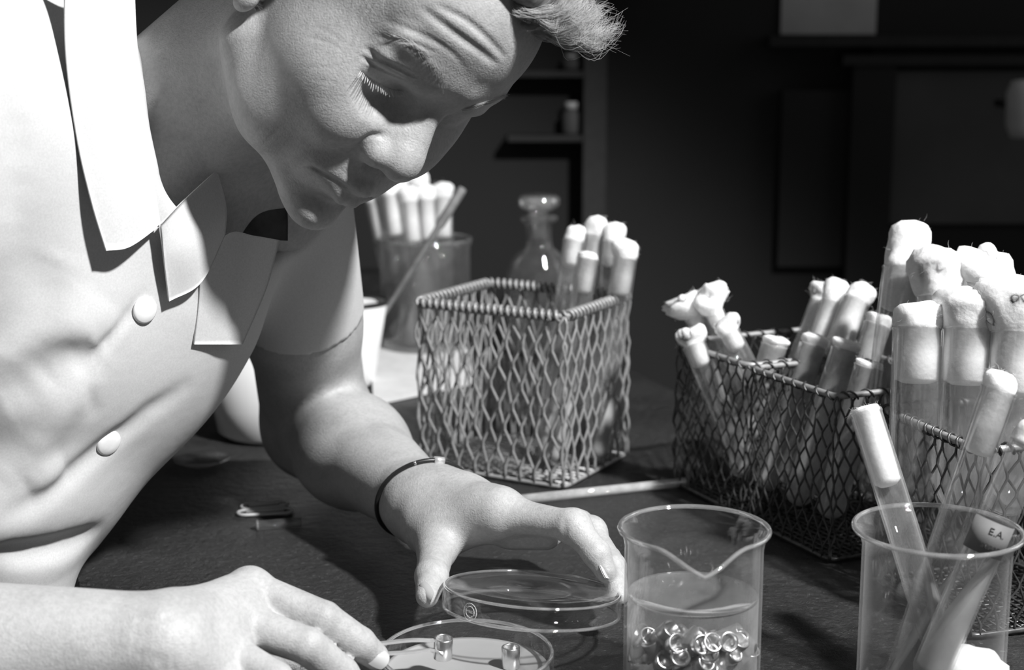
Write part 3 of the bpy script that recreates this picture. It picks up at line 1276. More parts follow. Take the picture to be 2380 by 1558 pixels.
# --- Petri lid held by the far hand
LC = W(1236, 1392, .872)
lid = thing('dish_cover', 'glass Petri dish cover lifted and tilted by her left hand', 'dish cover', LC)
lax = UP * .987 + RT * .075 + FW * -.02 + np.array([0, 0, .18])
LM = frame(LC, lax)
R1 = .0505
lathe_thing(lid, 'glass_wall', [(R1, -.0065), (R1, .0045), (R1 - .002, .0065), (1e-5, .0062), (1e-5, .0045), (R1 - .003, .0045), (R1 - .0019, .003), (R1 - .0019, -.0065), (R1, -.0065)], LM, M_clear, 72)
for nm, z, rr in (('glass_lip', -.0063, .0010), ('glass_shoulder', .0055, .0008)):
    mb = MB()
    mb.tube([LM[:3, :3] @ np.array([(R1 - .001) * math.cos(a), (R1 - .001) * math.sin(a), z]) + LM[:3, 3] for a in np.linspace(0, 2 * math.pi, 72, endpoint=False)], rr, 8, closed=True)
    mb.build(nm, M_rim, lid)


# etched round maker's mark on the lid wall, lettering PYREX in a ring
def text_mesh(s, size):
    cu = bpy.data.curves.new('t', 'FONT')
    cu.body = s
    cu.size = size
    cu.align_x = 'CENTER'
    cu.align_y = 'CENTER'
    cu.extrude = size * .01
    cu.resolution_u = 2
    ob = bpy.data.objects.new('t', cu)
    COL.objects.link(ob)
    dg = bpy.context.evaluated_depsgraph_get()
    me = bpy.data.meshes.new_from_object(ob.evaluated_get(dg))
    v = [np.array(x.co) for x in me.vertices]
    f = [tuple(p.vertices) for p in me.polygons]
    bpy.data.objects.remove(ob)
    bpy.data.meshes.remove(me)
    bpy.data.curves.remove(cu)
    return v, f


mark = MB()
flat = MB()
for r in (.0047, .0030):
    flat.tube([np.array([r * math.cos(a), r * math.sin(a), 0]) for a in np.linspace(0, 2 * math.pi, 40, endpoint=False)], .00016, 4, closed=True)
v, f = text_mesh('PYREX', .0021)
flat.add(v, f)
word = 'TRADE MARK MADE IN USA '
for i, ch in enumerate(word):
    if ch == ' ':
        continue
    a = math.radians(200 - i * 360 / len(word))
    v, f = text_mesh(ch, .0013)
    ca, sa = math.cos(a - math.pi / 2), math.sin(a - math.pi / 2)
    flat.add([np.array([p[0] * ca - p[1] * sa + .00385 * math.cos(a), p[0] * sa + p[1] * ca + .00385 * math.sin(a), p[2]]) for p in v], f)
for k in range(6):
    a = math.radians(60 * k)
    flat.tube([np.array([.0024 * math.cos(a), .0024 * math.sin(a), 0]), np.array([.0028 * math.cos(a), .0028 * math.sin(a), 0])], .00012, 3)
inv = LM[:3, :3].T
pm = inv @ (W(1117, 1398, .84) - LM[:3, 3])
th0 = math.atan2(pm[1], pm[0])
for p in flat.v:
    th = th0 + p[0] / R1
    rr = R1 + .00015 + p[2]
    mark.v.append(LM[:3, :3] @ np.array([rr * math.cos(th), rr * math.sin(th), p[1] - .0012]) + LM[:3, 3])
mark.f = flat.f
mark.build('makers_mark', M_mark, lid)


# --- beakers
def beaker(name, label, c, R, H, rimR, spout=None, cat='beaker'):
    b = thing(name, label, cat, c)
    t = .0016

    def bend(p, i, a):
        z = p[2]
        k = max(0.0, (z - H * .86) / (H * .14))
        if spout is not None and k > 0:
            da = (a - spout + math.pi) % (2 * math.pi) - math.pi
            wdt = .30
            lip = max(0, 1 - abs(da) / .62)
            p = p * np.array([1 + .20 * k * k * math.exp(-(da / wdt) ** 2), 1 + .20 * k * k * math.exp(-(da / wdt) ** 2), 1])
            p[2] = z - .010 * k * lip ** 1.4
        return p
    zs = [.004, .02, .04, .06, H * .8, H * .86, H * .9, H * .94, H * .97, H * .985, H]
    prof = [(1e-5, 0), (R - .004, 0), (R - .001, .0015)]
    for z in zs:
        e = max(0, (z / H - .90) / .10)
        prof.append((R + (rimR - R) * e ** 1.8, z))
    prof.append((rimR - t * .6, H + .0005))
    for z in zs[::-1]:
        e = max(0, (z / H - .90) / .10)
        prof.append((R - t + (rimR - R) * e ** 1.8, z))
    prof.append((1e-5, .0030))
    mb = MB()
    mb.lathe(prof, 72, shifted(c), bend)
    mb.build('glass_wall', M_glass, b)
    mb = MB()
    pts = []
    for a in np.linspace(0, 2 * math.pi, 96, endpoint=False):
        p = bend(np.array([(rimR - .0006) * math.cos(a), (rimR - .0006) * math.sin(a), H]), 0, a)
        pts.append(p + c)
    mb.tube(pts, .0013, 8, closed=True)
    mb.build('glass_lip', M_rim, b)
    return b


BC = W(1614, 1232, .788)
BH = .095
BC[2] = 0
bk = beaker('beaker', 'spouted glass beaker of water with steel cylinders at the bottom', BC, .0352, BH, .0384, spout=-math.pi / 2 - .0)
WL = .0595
mb = MB()
rw = .0352 - .0018
mb.lathe([(rw, .0035), (rw, WL)], 64, shifted(BC))
mb.build('water_body', M_water, bk)
mb = MB()
mb.lathe([(1e-5, WL - .0006), (rw * .5, WL - .0006), (rw * .92, WL - .0002), (rw, WL + .0008)], 64, shifted(BC))
mb.build('water_surface', M_watertop, bk)
# steel cylinders lying in the beaker
random.seed(21)
rings = []
POS = [(1500, 1502, .762, .5, -.5, .7), (1545, 1480, .775, .8, .2, .55), (1600, 1497, .768, .75, .1, .6), (1652, 1515, .762, .3, -.75, .5),
       (1706, 1508, .764, .25, -.85, .35), (1742, 1525, .768, .45, -.4, .8), (1480, 1530, .770, -.4, -.3, .8), (1530, 1528, .757, .3, -.85, .45),
       (1588, 1532, .756, .9, -.25, .4), (1622, 1520, .757, .3, -.9, .3), (1672, 1548, .758, -.2, -.8, .5), (1725, 1555, .762, .6, -.5, .6),
       (1570, 1560, .755, -.2, -.9, .4), (1505, 1565, .765, .1, -.8, .6), (1630, 1575, .756, .5, -.7, .5), (1690, 1590, .765, -.6, -.5, .6),
       (1545, 1600, .765, .9, .1, .3), (1600, 1600, .77, -.3, .3, .9), (1575, 1515, .800, .3, .5, .8), (1660, 1505, .800, -.4, .2, .9), (1720, 1520, .795, .7, .6, .5), (1515, 1520, .80, -.5, .4, .7),
       (1478, 1497, .785, .3, -.6, .7), (1752, 1503, .785, -.5, -.5, .7), (1468, 1525, .795, .1, .5, .8), (1762, 1535, .800, .2, -.4, .9),
       (1562, 1482, .802, .7, -.5, .5), (1640, 1488, .800, -.6, -.6, .5), (1692, 1482, .792, .8, -.3, .5), (1512, 1484, .790, -.7, -.4, .6)]
ORD = ('first', 'second', 'third', 'fourth', 'fifth', 'sixth', 'seventh', 'eighth', 'ninth', 'tenth', 'eleventh')
layer = lambda p: 'far side' if p[2] > .785 else ('top layer' if p[1] < 1512 else ('middle layer' if p[1] < 1540 else 'bottom layer'))
rank = {}
for ly in ('far side', 'top layer', 'middle layer', 'bottom layer'):
    for i, p in enumerate(sorted([p for p in POS if layer(p) == ly], key=lambda p: p[0])):
        rank[p] = '%s from the left' % ORD[i]
for k, (x, y, d, ax, ay, az) in enumerate(POS):
    P0 = W(x, y, d)
    q = P0[:2] - BC[:2]
    if np.linalg.norm(q) > .0285:
        q *= .0285 / np.linalg.norm(q)
        P0[:2] = BC[:2] + q
    P0[2] = max(P0[2], .0075)
    put_ring(P0 - np.array([ax, ay, az]) * .004, (ax, ay, az), 'steel cylinder under water in the %s of the beaker pile, %s' % (layer(POS[k]), rank[POS[k]]), 'steel cylinders in the beaker')


# --- test tubes with cotton plugs
def fuzz(seed):
    rnd = np.random.RandomState(seed)
    ph = rnd.uniform(0, 6.28, (14, 3))
    fr = rnd.uniform(80, 600, (14, 3))
    am = rnd.uniform(.3, 1, 14) * 160 / np.linalg.norm(fr, axis=1)

    def f(p):
        return float((am * np.sin(fr @ p * 1.0 + ph[:, 0] + ph[:, 1] * 3)).sum())
    return f


def cotton(mb, M, r_in, l_in, l_out, bulge, seed, lump=.0012, neck=1.05):
    """plug: l_in inside the mouth (z<0), l_out of loose wool above it"""
    fz = fuzz(seed)
    rnd = random.Random(seed)
    prof = [(1e-5, -l_in), (r_in * .6, -l_in + .0005), (r_in * .93, -l_in + .0025), (r_in * .97, -l_in * .5), (r_in * .97, -.001)]
    for u in np.linspace(0, 1, 10):
        w = neck + (bulge - neck) * math.sin(min(1, u * 1.5) * math.pi / 2)
        cap = math.sqrt(max(0, 1 - max(0, (u - .55) / .45) ** 2.4))
        prof.append((max(1e-5, r_in * w * cap), l_out * u))
    lean = (rnd.uniform(-.2, .2), rnd.uniform(-.2, .2))

    def dsp(p, i, a):
        if i < 4:
            return p
        k = 1 if i > 5 else .3
        q = np.array(p)
        d = fz(q * 1.0) * lump * k
        n_ = np.array([p[0], p[1], 0])
        n_ = n_ / (np.linalg.norm(n_) + 1e-9)
        q = q + n_ * d + np.array([0, 0, 1]) * d * .8 * (p[2] > l_out * .6)
        if p[2] > 0:
            q[0] += lean[0] * p[2]
            q[1] += lean[1] * p[2]
        return q
    mb.lathe(prof, 26, M, dsp)
    if bulge > 1.3:                                   # pulled tufts
        for k in range(4):
            a = rnd.uniform(0, 6.28)
            rr = r_in * bulge * rnd.uniform(.45, .8)
            zc = l_out * rnd.uniform(.35, .85)
            s_ = r_in * rnd.uniform(.38, .62)
            cc = np.array([rr * math.cos(a) + lean[0] * zc, rr * math.sin(a) + lean[1] * zc, zc])
            st = np.array([rnd.uniform(.8, 1.3), rnd.uniform(.8, 1.3), rnd.uniform(.8, 1.5)])

            def tuft(p, i, a_, s_=s_, cc=cc, st=st):
                return p * st * (1 + .16 * fz((p + cc) * 1.3)) + cc
            mb.lathe([(s_ * math.sin(t_) + 1e-5, -s_ * math.cos(t_)) for t_ in np.linspace(0, math.pi, 9)], 14, M, tuft)
    # loose fibres
    for k in range(70):
        a = rnd.uniform(0, 6.28)
        z = rnd.uniform(.15, 1.0) * l_out
        rr = r_in * bulge * (.98 if z < .6 * l_out else .75)
        p = np.array([rr * math.cos(a) + lean[0] * z, rr * math.sin(a) + lean[1] * z, z])
        d = np.array([math.cos(a), math.sin(a), rnd.uniform(-.3, 1)]) * .4 + np.array([rnd.gauss(0, .5) for _ in range(3)])
        b = np.array([rnd.gauss(0, .5) for _ in range(3)])
        L = rnd.uniform(.001, .0035)
        pts = [p - d * .001, p + d * L * .5, p + d * L + b * L * .4]
        mb.tube([M[:3, :3] @ q + M[:3, 3] for q in pts], [.00008, .00007, .00003], 3, caps=False)


TUBES = 0


def test_tube(top, bot, R, label, group=None, l_in=.030, l_out=.014, bulge=1.25, medium=None, glass=None, lump=.0010, label_band=None, pull=0.0):
    global TUBES
    TUBES += 1
    top = np.asarray(top, float)
    bot = np.asarray(bot, float)
    ax = top - bot
    L = np.linalg.norm(ax)
    t = thing('test_tube', label, 'test tube', bot, group)
    M = frame(bot, ax)
    th = .0011
    prof = [(1e-5, 0)] + [(R * math.sin(a), R - R * math.cos(a)) for a in np.linspace(.25, math.pi / 2, 6)] + [(R, L * .5), (R, L - .002), (R * 1.04, L - .0008), (R * 1.02, L), (R - th, L), (R - th, L * .5)] + \
           [((R - th) * math.sin(a), R - (R - th) * math.cos(a)) for a in np.linspace(math.pi / 2, .25, 6)] + [(1e-5, th)]
    mb = MB()
    mb.lathe(prof, 28, M)
    mb.build('glass', glass or M_tube, t)
    Mt = frame(top - ax / L * pull, ax)
    mb = MB()
    cotton(mb, Mt, R - th, l_in, l_out, bulge, 100 + TUBES, lump)
    mb.build('cotton_plug', M_cotton, t)
    if medium:
        h0, h1 = medium
        mb = MB()
        ri = R - th * 1.15
        pr = [(1e-5, th * 1.2)] + [(ri * math.sin(a), R - ri * math.cos(a)) for a in np.linspace(.25, math.pi / 2, 5)] + [(ri, h0), (ri, h0 + .0001), (1e-5, h0 + .0002)]

        def slant(p, i, a):
            if i >= len(pr) - 3:
                p = p.copy()
                p[2] += (h1 - h0) * (p[0] / ri)
            return p
        mb.lathe(pr, 28, M, slant)
        mb.build('agar_slant', M_slant, t)
    if label_band:
        z0, z1, txt = label_band
        mb = MB()
        mb.lathe([(R + .0001, z0), (R + .0004, z0), (R + .0004, z1), (R + .0001, z1)], 28, M)
        lb = mb.build('paper_label', M_label, t)
        iM = np.linalg.inv(M)
        cdir = iM[:3, :3] @ (-FW)
        th0 = math.atan2(cdir[1], cdir[0])
        mk = MB()
        for li, line in enumerate(txt):
            v, f = text_mesh(line, .0050)
            vs = []
            for p in v:
                a = th0 + p[0] / R
                vs.append(M[:3, :3] @ np.array([(R + .0006 + p[2] * .3) * math.cos(a), (R + .0006 + p[2] * .3) * math.sin(a), (z0 + z1) / 2 + .0035 - li * .0072 + p[1]]) + M[:3, 3])
            mk.add(vs, f)
        mk.build('handwriting', M_ink, lb)
    return t


# --- right beaker with three tubes
RC = W(2180, 1226, .788)
RC[2] = 0
rb = beaker('beaker', 'glass beaker at the right edge holding three leaning cotton-plugged tubes', RC, .0372, .0945, .0425)
g = 'tubes standing in the right beaker'
test_tube(W(2012, 958, .832), W(2214, 1600, .782), .0086, 'tube leaning left in the right beaker, cotton tight in its mouth', g, l_in=.042, l_out=.0025, bulge=.98, medium=(.03, .075), lump=.0006)
test_tube(W(2322, 905, .80), W(2085, 1610, .806), .0092, 'tube leaning right in the right beaker, long cotton plug bent over at the top', g, l_in=.036, l_out=.010, bulge=1.12, medium=(.035, .07))
test_tube(W(2392, 1030, .765), W(2150, 1590, .775), .0095, 'tube with a handwritten label leaning out of the right beaker', g, l_in=.004, l_out=.012, bulge=1.1, medium=(.045, .075), label_band=(.072, .089, ('E.A.', 'strep')))
mb = MB()
cotton(mb, frame(np.array([RC[0] + .013, RC[1] - .012, .0045]), (0.05, 0, 1)), .0185, .0005, .031, 1.05, 77, .0016)
o = mb.build('cotton_wad', M_cotton)
tag(o, 'big white cotton wad in the bottom of the right beaker', 'cotton wad')

# --- wire baskets
def basket(name, label, corner, e1, L1, e2, L2, H, mat, rimmat, cell, cellh, wr, rim_r, group, seed, wind=.0016, pitch=.0062):
    """corner: nearest bottom corner; e1, e2: unit edge directions"""
    rnd = random.Random(seed)
    corner = np.array([corner[0], corner[1], 0.0])
    e1 = np.array([e1[0], e1[1], 0.0])
    e2 = np.array([e2[0], e2[1], 0.0])
    e1 /= np.linalg.norm(e1)
    e2 /= np.linalg.norm(e2)
    b = thing(name, label, 'wire basket', corner + e1 * L1 / 2 + e2 * L2 / 2, group)
    Z = np.array([0, 0, 1.0])
    cs = [corner, corner + e1 * L1, corner + e1 * L1 + e2 * L2, corner + e2 * L2]
    z0 = .003

    def panel(P0, d, L, nrm):
        mb = MB()
        n = max(4, round(L / cell))
        w = L / n
        rows = max(3, round((H - z0) / cellh))
        hh = (H - z0) / rows
        off = [[rnd.gauss(0, .0009) for _ in range(rows * 2 + 2)] for _ in range(n + 2)]
        for i in range(n + 1):
            pts = []
            for r in range(rows * 2):
                sg = 1 if (r + i) % 2 else -1
                zc = z0 + (r + .5) * hh / 2
                for k, dz in ((0, -.07), (1, .07)):
                    x = i * w + sg * (w / 2 - wr * .75)
                    x = min(max(x, 0), L)
                    # neighbours share the jitter of the knot they meet at
                    j = off[i + (1 if sg > 0 else 0)][r]
                    pts.append(P0 + d * (x + j) + Z * (zc + dz * hh) + nrm * (rnd.gauss(0, .0003) + wr * .5 * sg))
            pts = [pts[0] * 1 + Z * (z0 - pts[0][2])] + pts + [P0 + d * min(max(i * w, 0), L) + Z * H]
            mb.tube(pts, wr, 5)
        return mb.build('mesh_panel', mat, b)
    panel(cs[0], e1, L1, -e2)
    panel(cs[0], e2, L2, -e1)
    panel(cs[3], e1, L1, e2)
    panel(cs[1], e2, L2, e1)
    # floor of crossing wires
    mb = MB()
    for i in range(1, int(L1 / cell)):
        p = cs[0] + e1 * (L1 * i / int(L1 / cell)) + Z * z0
        mb.tube([p, p + e2 * L2], wr, 5)
    for i in range(1, int(L2 / cell)):
        p = cs[0] + e2 * (L2 * i / int(L2 / cell)) + Z * (z0 + wr)
        mb.tube([p, p + e1 * L1], wr, 5)
    mb.build('mesh_floor', mat, b)

    def loop(z, rad, nm, m_, inset=0.0, nseg=5):
        rc = .008
        path = []
        for k in range(4):
            p = cs[k]
            a = cs[k - 1] - p
            c_ = cs[(k + 1) % 4] - p
            a /= np.linalg.norm(a)
            c_ /= np.linalg.norm(c_)
            for u in np.linspace(0, 1, nseg):
                path.append(p + a * rc * (1 - u) ** 2 + c_ * rc * u ** 2 + Z * z)
        mb = MB()
        mb.tube(path, rad, 8, closed=True)
        mb.build(nm, m_, b)
        return path
    path = loop(H, rim_r, 'rim', rimmat)
    loop(z0, rim_r * .8, 'base_hoop', mat)
    # wire wound round the rim
    P_ = np.array(path + [path[0]])
    seg = np.linalg.norm(np.diff(P_, axis=0), axis=1)
    cum = np.concatenate([[0], np.cumsum(seg)])
    tot = cum[-1]
    N = int(tot / pitch) * 10
    pts = []
    for i in range(N):
        s_ = tot * i / N
        p = np.array([np.interp(s_, cum, P_[:, k]) for k in range(3)])
        q = np.array([np.interp((s_ + .001) % tot, cum, P_[:, k]) for k in range(3)])
        t = q - p
        t /= np.linalg.norm(t) + 1e-9
        nn = np.cross(Z, t)
        a = 2 * math.pi * s_ / pitch + .5 * math.sin(s_ * 90)
        rr = rim_r + wind * .7
        pts.append(p + nn * rr * math.cos(a) + Z * rr * math.sin(a))
    mb = MB()
    mb.tube(pts, wind * .62, 5, closed=True)
    mb.build('rim_winding', mat, b)
    return b


gB = 'wire test tube baskets'
MB1 = np.array([.0395, 1.1355])
basket('wire_basket', 'tall grey wire basket in the middle behind her left hand', MB1, (-.87, .49), .131, (.49, .87), .113, .135,
       M_wire, M_wire, .0070, .030, .0012, .0021, gB, 1, wind=.0022, pitch=.0058)
dA = np.array([.0428, -.0908])
cA = np.array([.166, 1.061])
cB = np.array([.2087, .969])
eL = (-.424, .906)
eR = (.906, .424)
basket('wire_basket', 'low dark wire basket farthest back on the right with six leaning tubes', cA + np.array([-.0005, .004]), eL, .096, eR, .118, .113,
       M_dwire, M_wire, .0056, .0215, .0008, .0021, gB, 2, wind=.0011, pitch=.013)
basket('wire_basket', 'low dark wire basket in the middle of the three on the right', cB, eL, .097, eR, .104, .113,
       M_dwire, M_wire, .0056, .0215, .0008, .0021, gB, 3, wind=.0011, pitch=.012)
basket('wire_basket', 'low dark wire basket nearest the right beaker, full of big tubes', (.262, .838), (-.30, .954), .104, (.954, .30), .10, .113,
       M_dwire, M_wire, .0056, .022, .0008, .0023, gB, 4, wind=.0014, pitch=.008)

# tubes in the middle basket
g = 'tubes in the middle wire basket'
zf = .010
def mid_tube(x, y, d, bx, by, label, R=.0088, **k):
    b_ = G(bx, by, zf)
    test_tube(W(x, y, d), b_, R, label, g, **k)
mid_tube(1333, 560, 1.262, 1262, 1068, 'leftmost plugged tube in the middle basket, upright', l_in=.022, l_out=.014, bulge=1.1, medium=(.03, .06))
mid_tube(1380, 545, 1.272, 1340, 1030, 'tallest plugged tube in the middle basket, cotton flared at the top', l_in=.026, l_out=.016, bulge=1.2, medium=(.03, .06))
mid_tube(1425, 560, 1.262, 1385, 1035, 'plugged tube second from right at the back of the middle basket', l_in=.022, l_out=.016, bulge=1.15, medium=(.03, .06))
mid_tube(1452, 600, 1.225, 1385, 1070, 'rightmost plugged tube in the middle basket with plump cotton', R=.0098, l_in=.030, l_out=.015, bulge=1.3, medium=(.03, .07))
mid_tube(1366, 600, 1.215, 1290, 1080, 'front plugged tube in the middle basket, cotton low inside the glass', l_in=.028, l_out=.005, bulge=1.0, medium=(.03, .07))

# tubes in the far right basket
g = 'tubes in the far right wire basket'
def rt(x, y, d, bx, by, db, R, label, grp, **k):
    test_tube(W(x, y, d), W(bx, by, db), R, label, grp, **k)
rt(1612, 735, 1.155, 1790, 1085, 1.150, .0075, 'leftmost tube in the far right basket with ragged spread cotton', g, l_in=.010, l_out=.019, bulge=2.5, lump=.0042)
rt(1660, 728, 1.145, 1840, 1090, 1.130, .0075, 'second tube of the left bunch in the far right basket, tufted cotton', g, l_in=.012, l_out=.021, bulge=2.3, lump=.0042)
rt(1695, 775, 1.130, 1870, 1100, 1.110, .0080, 'right tube of the left bunch in the far right basket, short round cotton', g, l_in=.014, l_out=.012, bulge=1.45, lump=.0015)
rt(1612, 800, 1.135, 1740, 1100, 1.125, .0085, 'lowest tube of the left bunch in the far right basket', g, l_in=.018, l_out=.012, bulge=1.55, lump=.002)
rt(1908, 705, 1.170, 1765, 1085, 1.145, .0088, 'tube leaning right in the far right basket, ragged cotton, left of three', g, l_in=.028, l_out=.017, bulge=1.35, lump=.0022)
rt(1935, 705, 1.140, 1790, 1110, 1.110, .0088, 'tube leaning right in the far right basket, pointed cotton, middle of three', g, l_in=.034, l_out=.018, bulge=1.25, lump=.0015)
rt(1990, 700, 1.120, 1830, 1130, 1.080, .0100, 'tube leaning right in the far right basket, long smooth plug, right of three', g, l_in=.040, l_out=.014, bulge=1.18)
# middle basket of the right row
g = 'tubes in the middle right wire basket'
rt(2100, 622, 1.030, 2035, 1165, 1.015, .0137, 'wide upright tube with a tall drum of cotton, highest of all', g, l_in=.030, l_out=.033, bulge=1.12, lump=.0014)
rt(2040, 755, 1.090, 1900, 1155, 1.085, .0095, 'slim clouded tube leaning beside the highest cotton drum', g, l_in=.030, l_out=.008, bulge=1.1, glass=M_milk)
rt(1890, 800, 1.100, 1775, 1140, 1.110, .0095, 'short clouded tube low in the middle right basket, flat cotton', g, l_in=.02, l_out=.008, bulge=1.2, glass=M_milk)
rt(1800, 800, 1.120, 1715, 1110, 1.135, .0095, 'clouded tube half sunk at the left of the middle right basket', g, l_in=.02, l_out=.006, bulge=1.2, glass=M_milk)
rt(1965, 810, 1.060, 1850, 1175, 1.075, .0098, 'clouded tube slanting behind the front mesh of the middle right basket', g, l_in=.02, l_out=.006, bulge=1.15, glass=M_milk)
rt(2020, 850, 1.030, 1925, 1205, 1.045, .0098, 'clouded tube slanting at the near corner of the middle right basket', g, l_in=.004, l_out=.004, bulge=1.05, glass=M_milk)
# big tubes in the near right basket
g = 'big tubes in the near right wire basket'
rt(2185, 695, .990, 2165, 1180, .965, .0148, 'big tube with domed fluffy cotton behind the near right basket rim', g, l_in=.050, l_out=.034, bulge=1.5, lump=.0026)
rt(2282, 690, .985, 2250, 1180, .955, .0148, 'big tube with pointed fluffy cotton, second in the near right basket', g, l_in=.050, l_out=.028, bulge=1.45, lump=.0028)
rt(2385, 735, .965, 2360, 1180, .940, .0148, 'big tube with wide cotton at the back right of the near right basket', g, l_in=.050, l_out=.026, bulge=1.6, lump=.0026)
rt(2133, 762, .935, 2122, 1180, .925, .0150, 'big tube with narrow cotton at the left of the near right basket', g, l_in=.034, l_out=.016, bulge=1.1, lump=.0018)
rt(2250, 765, .925, 2232, 1190, .915, .0150, 'big tube with long cotton plug at the front of the near right basket', g, l_in=.034, l_out=.026, bulge=1.45, lump=.0022)
rt(2362, 775, .912, 2340, 1200, .900, .0150, 'big tube with spread cotton at the right picture edge', g, l_in=.038, l_out=.034, bulge=1.7, lump=.0026)

# --- background glass on the bench
JC = G(990, 815)
jar = thing('glass_jar', 'large glass jar full of cotton-plugged tubes, blurred behind her nose', 'jar', JC)
lathe_thing(jar, 'glass_wall', [(1e-5, 0), (.046, 0), (.049, .004), (.049, .115), (.052, .124), (.0495, .124), (.0465, .115), (.0465, .006), (1e-5, .005)], shifted(JC), M_dull, 40)
mb = MB()
mb.tube([JC + [.0508 * math.cos(a), .0508 * math.sin(a), .124] for a in np.linspace(0, 2 * math.pi, 40, endpoint=False)], .0014, 6, closed=True)
mb.build('glass_lip', M_rim, jar)
g = 'tubes in the blurred glass jar'
for k, (x, y, dx, dy) in enumerate(((870, 430, -.028, -.005), (905, 415, -.016, -.022), (950, 430, .0, -.026), (990, 425, .012, -.012), (1030, 420, .026, -.006), (925, 400, -.012, .012), (975, 395, .008, .018))):
    b_ = JC + np.array([dx * .8, dy * .8, .008])
    names = ['far left', 'front left', 'front middle', 'front right', 'far right', 'back left', 'back right']
    test_tube(W(x, y + 40, 1.715 + dy), b_, .0105, 'blurred plugged tube at the %s of the glass jar' % names[k], g, l_in=.045, l_out=.018, bulge=1.3, medium=(.03, .05))

OC = np.array([.029, 1.66, 0])
bot = thing('stoppered_bottle', 'clear glass reagent bottle with flat mushroom stopper behind the middle basket', 'bottle', OC)
lathe_thing(bot, 'glass_body', [(1e-5, 0), (.031, 0), (.0345, .004), (.0345, .075), (.034, .088), (.030, .101), (.022, .110), (.0150, .116), (.0135, .124), (.0135, .138), (.0150, .142), (.0200, .145), (.0200, .149), (.0150, .151), (.0105, .151), (.0105, .12), (.028, .10), (.032, .08), (.032, .005), (1e-5, .004)], shifted(OC), M_dull, 36)
lathe_thing(bot, 'stopper', [(1e-5, .125), (.0095, .126), (.0102, .150), (.0110, .155), (.0190, .158), (.0225, .162), (.0225, .169), (.019, .172), (1e-5, .172)], shifted(OC), M_rim, 32)

KC = G(825, 893)
cup = thing('enamel_cup', 'white enamel cup with black rim behind her far sleeve', 'cup', KC)
lathe_thing(cup, 'cup_body', [(1e-5, 0), (.019, 0), (.020, .003), (.0335, .083), (.032, .083), (.0187, .005), (1e-5, .004)], shifted(KC), M_enamel, 36)
mb = MB()
mb.tube([KC + [.0330 * math.cos(a), .0330 * math.sin(a), .0835] for a in np.linspace(0, 2 * math.pi, 40, endpoint=False)], .0022, 8, closed=True)
mb.build('black_rim', M_black, cup)
mb = MB()
a_, b_ = KC + np.array([-.008, .004, .012]), W(1076, 438, 1.57)
mb.tube([a_, a_ * .22 + b_ * .78, a_ * .2 + b_ * .8, a_ * .02 + b_ * .98, b_], [.0026, .0032, .0050, .0050, .0042], 10)
o = mb.build('stirring_rod', M_rod)
tag(o, 'slanting rod with thicker tip standing in the enamel cup', 'rod')

# white sheet of board on the bench behind the basket
mb = MB()
q = [G(868, 945), G(1112, 892), G(1085, 812), G(860, 808)]
mb.add([p + [0, 0, .0005] for p in q] + [p + [0, 0, .006] for p in q], [(3, 2, 1, 0), (4, 5, 6, 7), (0, 1, 5, 4), (1, 2, 6, 5), (2, 3, 7, 6), (3, 0, 4, 7)])
o = mb.build('paper_pad', M_paper, smooth=False)
tag(o, 'flat white pad of paper lying under the jar behind the middle basket', 'paper pad')

# white enamel pot half hidden behind the far arm
PC = G(610, 1045)
PC = PC + np.array([-.0, .05, 0])
pot = thing('enamel_pot', 'rounded white enamel pot in shade behind her far upper arm', 'pot', PC)
lathe_thing(pot, 'pot_body', [(1e-5, 0), (.038, 0), (.046, .006), (.050, .03), (.050, .085), (.048, .085), (.048, .03), (.044, .008), (1e-5, .004)], shifted(PC), M_enamel, 40)
mb = MB()
mb.tube([PC + [.0490 * math.cos(a), .0490 * math.sin(a), .0855] for a in np.linspace(0, 2 * math.pi, 40, endpoint=False)], .0018, 8, closed=True)
mb.build('pot_rim', M_black, pot)

# glass rod in front of the middle basket
mb = MB()
a_, b_ = G(1185, 1164, .004), G(1592, 1121, .004)
mb.tube([a_, a_ * .5 + b_ * .5, b_], .0036, 12)
o = mb.build('glass_rod', M_white_rod)
tag(o, 'long bright glass rod lying in front of the middle basket', 'glass rod')

# small things on the bench left of the far arm
vial = thing('dropper_tube', 'short glass dropper tube lying on the bench below her elbow', 'glass tube', G(680, 1222))
mb = MB()
a_, b_ = G(597, 1222, .0035), G(700, 1214, .0035)
c_ = G(770, 1208, .0035)
mb.tube([a_, b_], .0034, 12)
mb.build('barrel', M_dull, vial)
mb = MB()
mb.tube([b_, b_ * .3 + c_ * .7, c_], [.0034, .0018, .0012], 10)
mb.build('tip', M_tube, vial)
mb = MB()
mb.tube([a_ + (a_ - b_) * .02, a_ + (b_ - a_) * .03], .0042, 12)
mb.build('flange', M_rim, vial)
clip = MB()
for (x0, y0, x1, y1, w) in ((580, 1178, 650, 1172, .006), (572, 1192, 660, 1188, .006)):
    a_, b_ = G(x0, y0, .0016), G(x1, y1, .0016)
    d_ = (b_ - a_) / np.linalg.norm(b_ - a_)
    n_ = np.array([-d_[1], d_[0], 0]) * w
    pts = []
    for t_ in np.linspace(-math.pi / 2, math.pi / 2, 8):
        pts.append(b_ + d_ * w * math.cos(t_) + n_ * math.sin(t_))
    for t_ in np.linspace(math.pi / 2, 3 * math.pi / 2, 8):
        pts.append(a_ + d_ * w * math.cos(t_) + n_ * math.sin(t_))
    clip.tube(pts, .0013, 8, closed=True)
    clip.tube([a_ + n_ * .2, b_ + n_ * .2], .0012, 6)
o = clip.build('wire_clip', M_paper)
tag(o, 'small bent wire clip lying on the bench below her elbow', 'clip')
wg = thing('watch_glass', 'faint shallow glass dish lying in shade beside her coat', 'glass dish', G(470, 1085))
gp = G(470, 1085)
